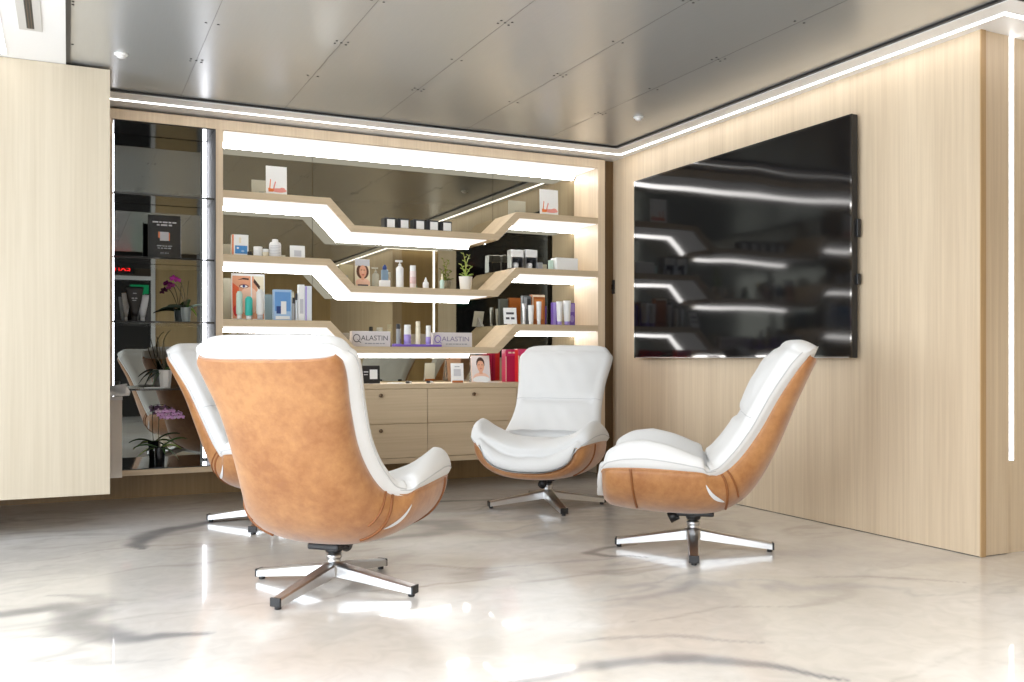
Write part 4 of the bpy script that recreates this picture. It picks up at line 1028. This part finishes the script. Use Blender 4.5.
# magenta orchid on the middle glass shelf
x, w, h = span(180.8, 191.2, 307.5, G2, B + 0.16)
t = thing('potted_orchid', 'magenta orchid in a small pale pot on the glass shelf', 'plant', (x, B + 0.16, G2))
pot_of(t, w / 2, h, pal('pot_grey', 150, 158, 156, 0.3))
for a, L, wd, rise, droop, m in ((175, 0.17, 0.022, 0.05, 0.06, LEAFD), (160, 0.12, 0.020, 0.06, 0.04, LEAFD), (5, 0.10, 0.018, 0.05, 0.02, PMINT), (25, 0.08, 0.016, 0.04, 0.09, LEAFL), (-60, 0.07, 0.016, 0.06, 0.05, LEAF), (70, 0.09, 0.016, 0.09, 0.02, LEAF), (-120, 0.07, 0.014, 0.07, 0.06, LEAFD)):
    mb = MB(); leaf_mb(mb, (0, 0, h * 0.9), math.cos(math.radians(a)), math.sin(math.radians(a)), L, wd, rise, droop, m); mb.build('leaf', t)
for (u, v), (cu, cv) in (((172, 284), (179, 282)), ((176, 279.5), (184, 278)), ((188.5, 281), (187.5, 292))):
    p = on_y(B + 0.16, u, v); c = on_y(B + 0.16, cu, cv)
    MB().tube(arc((0, 0, h * 0.9), (c[0] - x, 0, c[2] - G2), (p[0] - x, 0, p[2] - G2)), 0.0026, STEM, 6).build('stem', t)
for u, v, s in ((171, 285.5, 0.026), (168.5, 288, 0.018), (174, 279, 0.028), (177.5, 280.5, 0.024), (172.5, 278, 0.018)):
    p = on_y(B + 0.15, u, v); bloom((p[0] - x, -0.012, p[2] - G2), (rnd.uniform(-0.4, 0.2), -1, 0.1), s, PETM if u > 172 else pal('petal_deep', 120, 26, 96), PETL, 'flower', t)

# bare orchid in a white pot on the lower glass shelf
x, w, h = span(158.2, 172.4, 370, G3, B + 0.13)
t = thing('potted_orchid', 'bare stemmed orchid in a white pot on the lower glass shelf', 'plant', (x, B + 0.13, G3))
MB().lathe([(w * 0.36, 0), (w * 0.38, h * 0.02), (w * 0.49, h * 0.96), (w * 0.5, h), (w * 0.45, h), (w * 0.43, h * 0.85), (0.001, h * 0.84)], POTW, 8, smooth=False, M=Matrix.Rotation(PI / 8, 4, 'Z')).build('pot', t)
MB().lathe([(w * 0.42, h * 0.84), (w * 0.40, h * 0.90), (w * 0.2, h * 0.93)], SOIL, 16).build('soil', t)
for a, L, wd, rise, droop, m in ((180, 0.13, 0.016, 0.03, 0.12, LEAFD), (200, 0.09, 0.016, 0.03, 0.13, LEAF), (165, 0.14, 0.014, 0.05, 0.09, LEAFD), (0, 0.07, 0.014, 0.05, 0.03, LEAFD), (-60, 0.06, 0.013, 0.07, 0.05, LEAF), (60, 0.06, 0.013, 0.08, 0.03, LEAFD), (90, 0.05, 0.013, 0.09, 0.01, LEAFD)):
    mb = MB(); leaf_mb(mb, (0, 0, h * 0.9), math.cos(math.radians(a)), math.sin(math.radians(a)), L, wd, rise, droop, m); mb.build('leaf', t)
for (u, v), (cu, cv) in (((171, 330), (158, 338)), ((157, 337), (160, 352)), ((154, 346), (156, 358)), ((164, 343), (164, 356))):
    p = on_y(B + 0.13, u, v); c = on_y(B + 0.13, cu, cv)
    MB().tube(arc((0, 0, h * 0.9), (c[0] - x, 0, c[2] - G3), (p[0] - x, 0, p[2] - G3)), 0.0028, STEM, 6).build('stem', t)
tag(MB().box(-0.07, 0.05, -0.03, 0.03, 0, 0.006, PW, 0.002).build('paper_sheet', None, (x - 0.06, B + 0.06, G3)), 'small white card lying flat in front of the white orchid pot', 'paper')

# white cloth on the counter end
x = 0.262
cl = MB(); P = []
for i in range(9):
    q = i / 8
    P.append([Vector((0.075 * math.cos(a) * (1 - 0.45 * q) + 0.012 * math.sin(3 * a + 5 * q) + 0.03 * q * (1 if math.cos(a) > 0 else -1), 0.028 * math.sin(a) * (1 - 0.4 * q), 0.004 + 0.075 * q * (0.55 + 0.45 * math.sin(2 * a + 1.0)))) for a in [2 * PI * k / 24 for k in range(24)]])
cl.grid(P, WHITE, closed_u=True, caps=True)
tag(cl.build('folded_cloth', None, (x, B - 0.045, 0.7128)), 'crumpled white cloth on the narrow counter end', 'cloth')

# white potted succulent on the second shelf
x, w, h = span(459.2, 472, 276.8, L2, B + 0.17)
t = thing('potted_succulent', 'spindly green succulent in a white pot at the end of the lower second shelf', 'plant', (x, B + 0.17, L2))
pot_of(t, w / 2, h, POTW)
GST = pal('succulent_green', 150, 160, 70)
for k, ((u, v), (cu, cv)) in enumerate((((463, 252.5), (466.5, 262)), ((470, 254.5), (465, 263)), ((472.5, 266), (467, 270)), ((461, 264), (464, 270)))):
    p = on_y(B + 0.17, u, v); c = on_y(B + 0.17, cu, cv)
    pts = arc((0, 0, h * 0.9), (c[0] - x, 0, c[2] - L2), (p[0] - x, 0, p[2] - L2), 12)
    MB().tube(pts, [0.0045 - 0.0002 * i for i in range(13)], GST if k < 2 else LEAFL, 6).build('stem', t)
    mb = MB()
    for i in range(3, 13, 2):
        leaf_mb(mb, pts[i], (-1) ** (i // 2), 0.3, 0.022, 0.005, 0.016, 0.004, GST, 5)
    mb.build('leaf', t)
for a, L in ((10, 0.07), (60, 0.05), (170, 0.05), (-40, 0.06)):
    mb = MB(); leaf_mb(mb, (0, 0, h * 0.92), math.cos(math.radians(a)), math.sin(math.radians(a)), L, 0.009, 0.05, 0.02, LEAFL, 7); mb.build('leaf', t)

# ================================================================== LIGHT
def area(name, loc, rot, sx, sy, e, col=(1, 1, 1), spread=None):
    l = bpy.data.lights.new(name, 'AREA'); l.shape = 'RECTANGLE'; l.size = sx; l.size_y = sy; l.energy = e; l.color = col
    if spread: l.spread = spread
    o = bpy.data.objects.new(name, l); COL.objects.link(o); o.location = loc; o.rotation_euler = rot
    return o
area('window_daylight_left', (-3.2, 2.3, 1.28), (0, -PI / 2, 0), 2.3, 5.0, 245, (0.86, 0.93, 1.0))  # area light behind the unseen left windows, as their daylight
area('window_daylight_rear', (-1.95, -3.2, 1.28), (PI / 2, 0, 0), 2.1, 2.3, 135, (0.90, 0.95, 1.0))  # likewise behind the unseen rear windows
# unseen fill lights added under the ceiling, before and behind the camera
for k, (x, y) in enumerate(((0.3, 1.6), (2.2, 1.6), (0.3, -0.3), (2.2, -0.3), (3.1, 0.6), (-1.6, 0.6))):
    l = bpy.data.lights.new('ceiling_lamp', 'AREA'); l.shape = 'DISK'; l.size = 0.18; l.energy = 15; l.color = (1.0, 0.98, 0.95); l.spread = math.radians(140)
    o = bpy.data.objects.new('ceiling_lamp', l); COL.objects.link(o); o.location = (x, y, CZ - 0.012)
w = bpy.data.worlds.new('World'); SC.world = w; w.use_nodes = True
bg = w.node_tree.nodes['Background']; bg.inputs[0].default_value = (0.85, 0.92, 1.0, 1); bg.inputs[1].default_value = 1.2

# ================================================================== CAMERA
cd = bpy.data.cameras.new('Camera'); cam = bpy.data.objects.new('Camera', cd); COL.objects.link(cam)
cam.location = (0, 0, CH); cam.rotation_euler = (PI / 2, 0, -TH)
cd.sensor_fit = 'HORIZONTAL'; cd.sensor_width = 36.0; cd.lens = 36.0 * F / 1024
cd.shift_y = (HZ - 341.0) / 1024
cd.clip_start = 0.05
SC.camera = cam
vs = SC.view_settings
vs.view_transform = 'Standard'; vs.look = 'None'; vs.gamma = 1.0; vs.use_curve_mapping = False; vs.exposure = 0.0
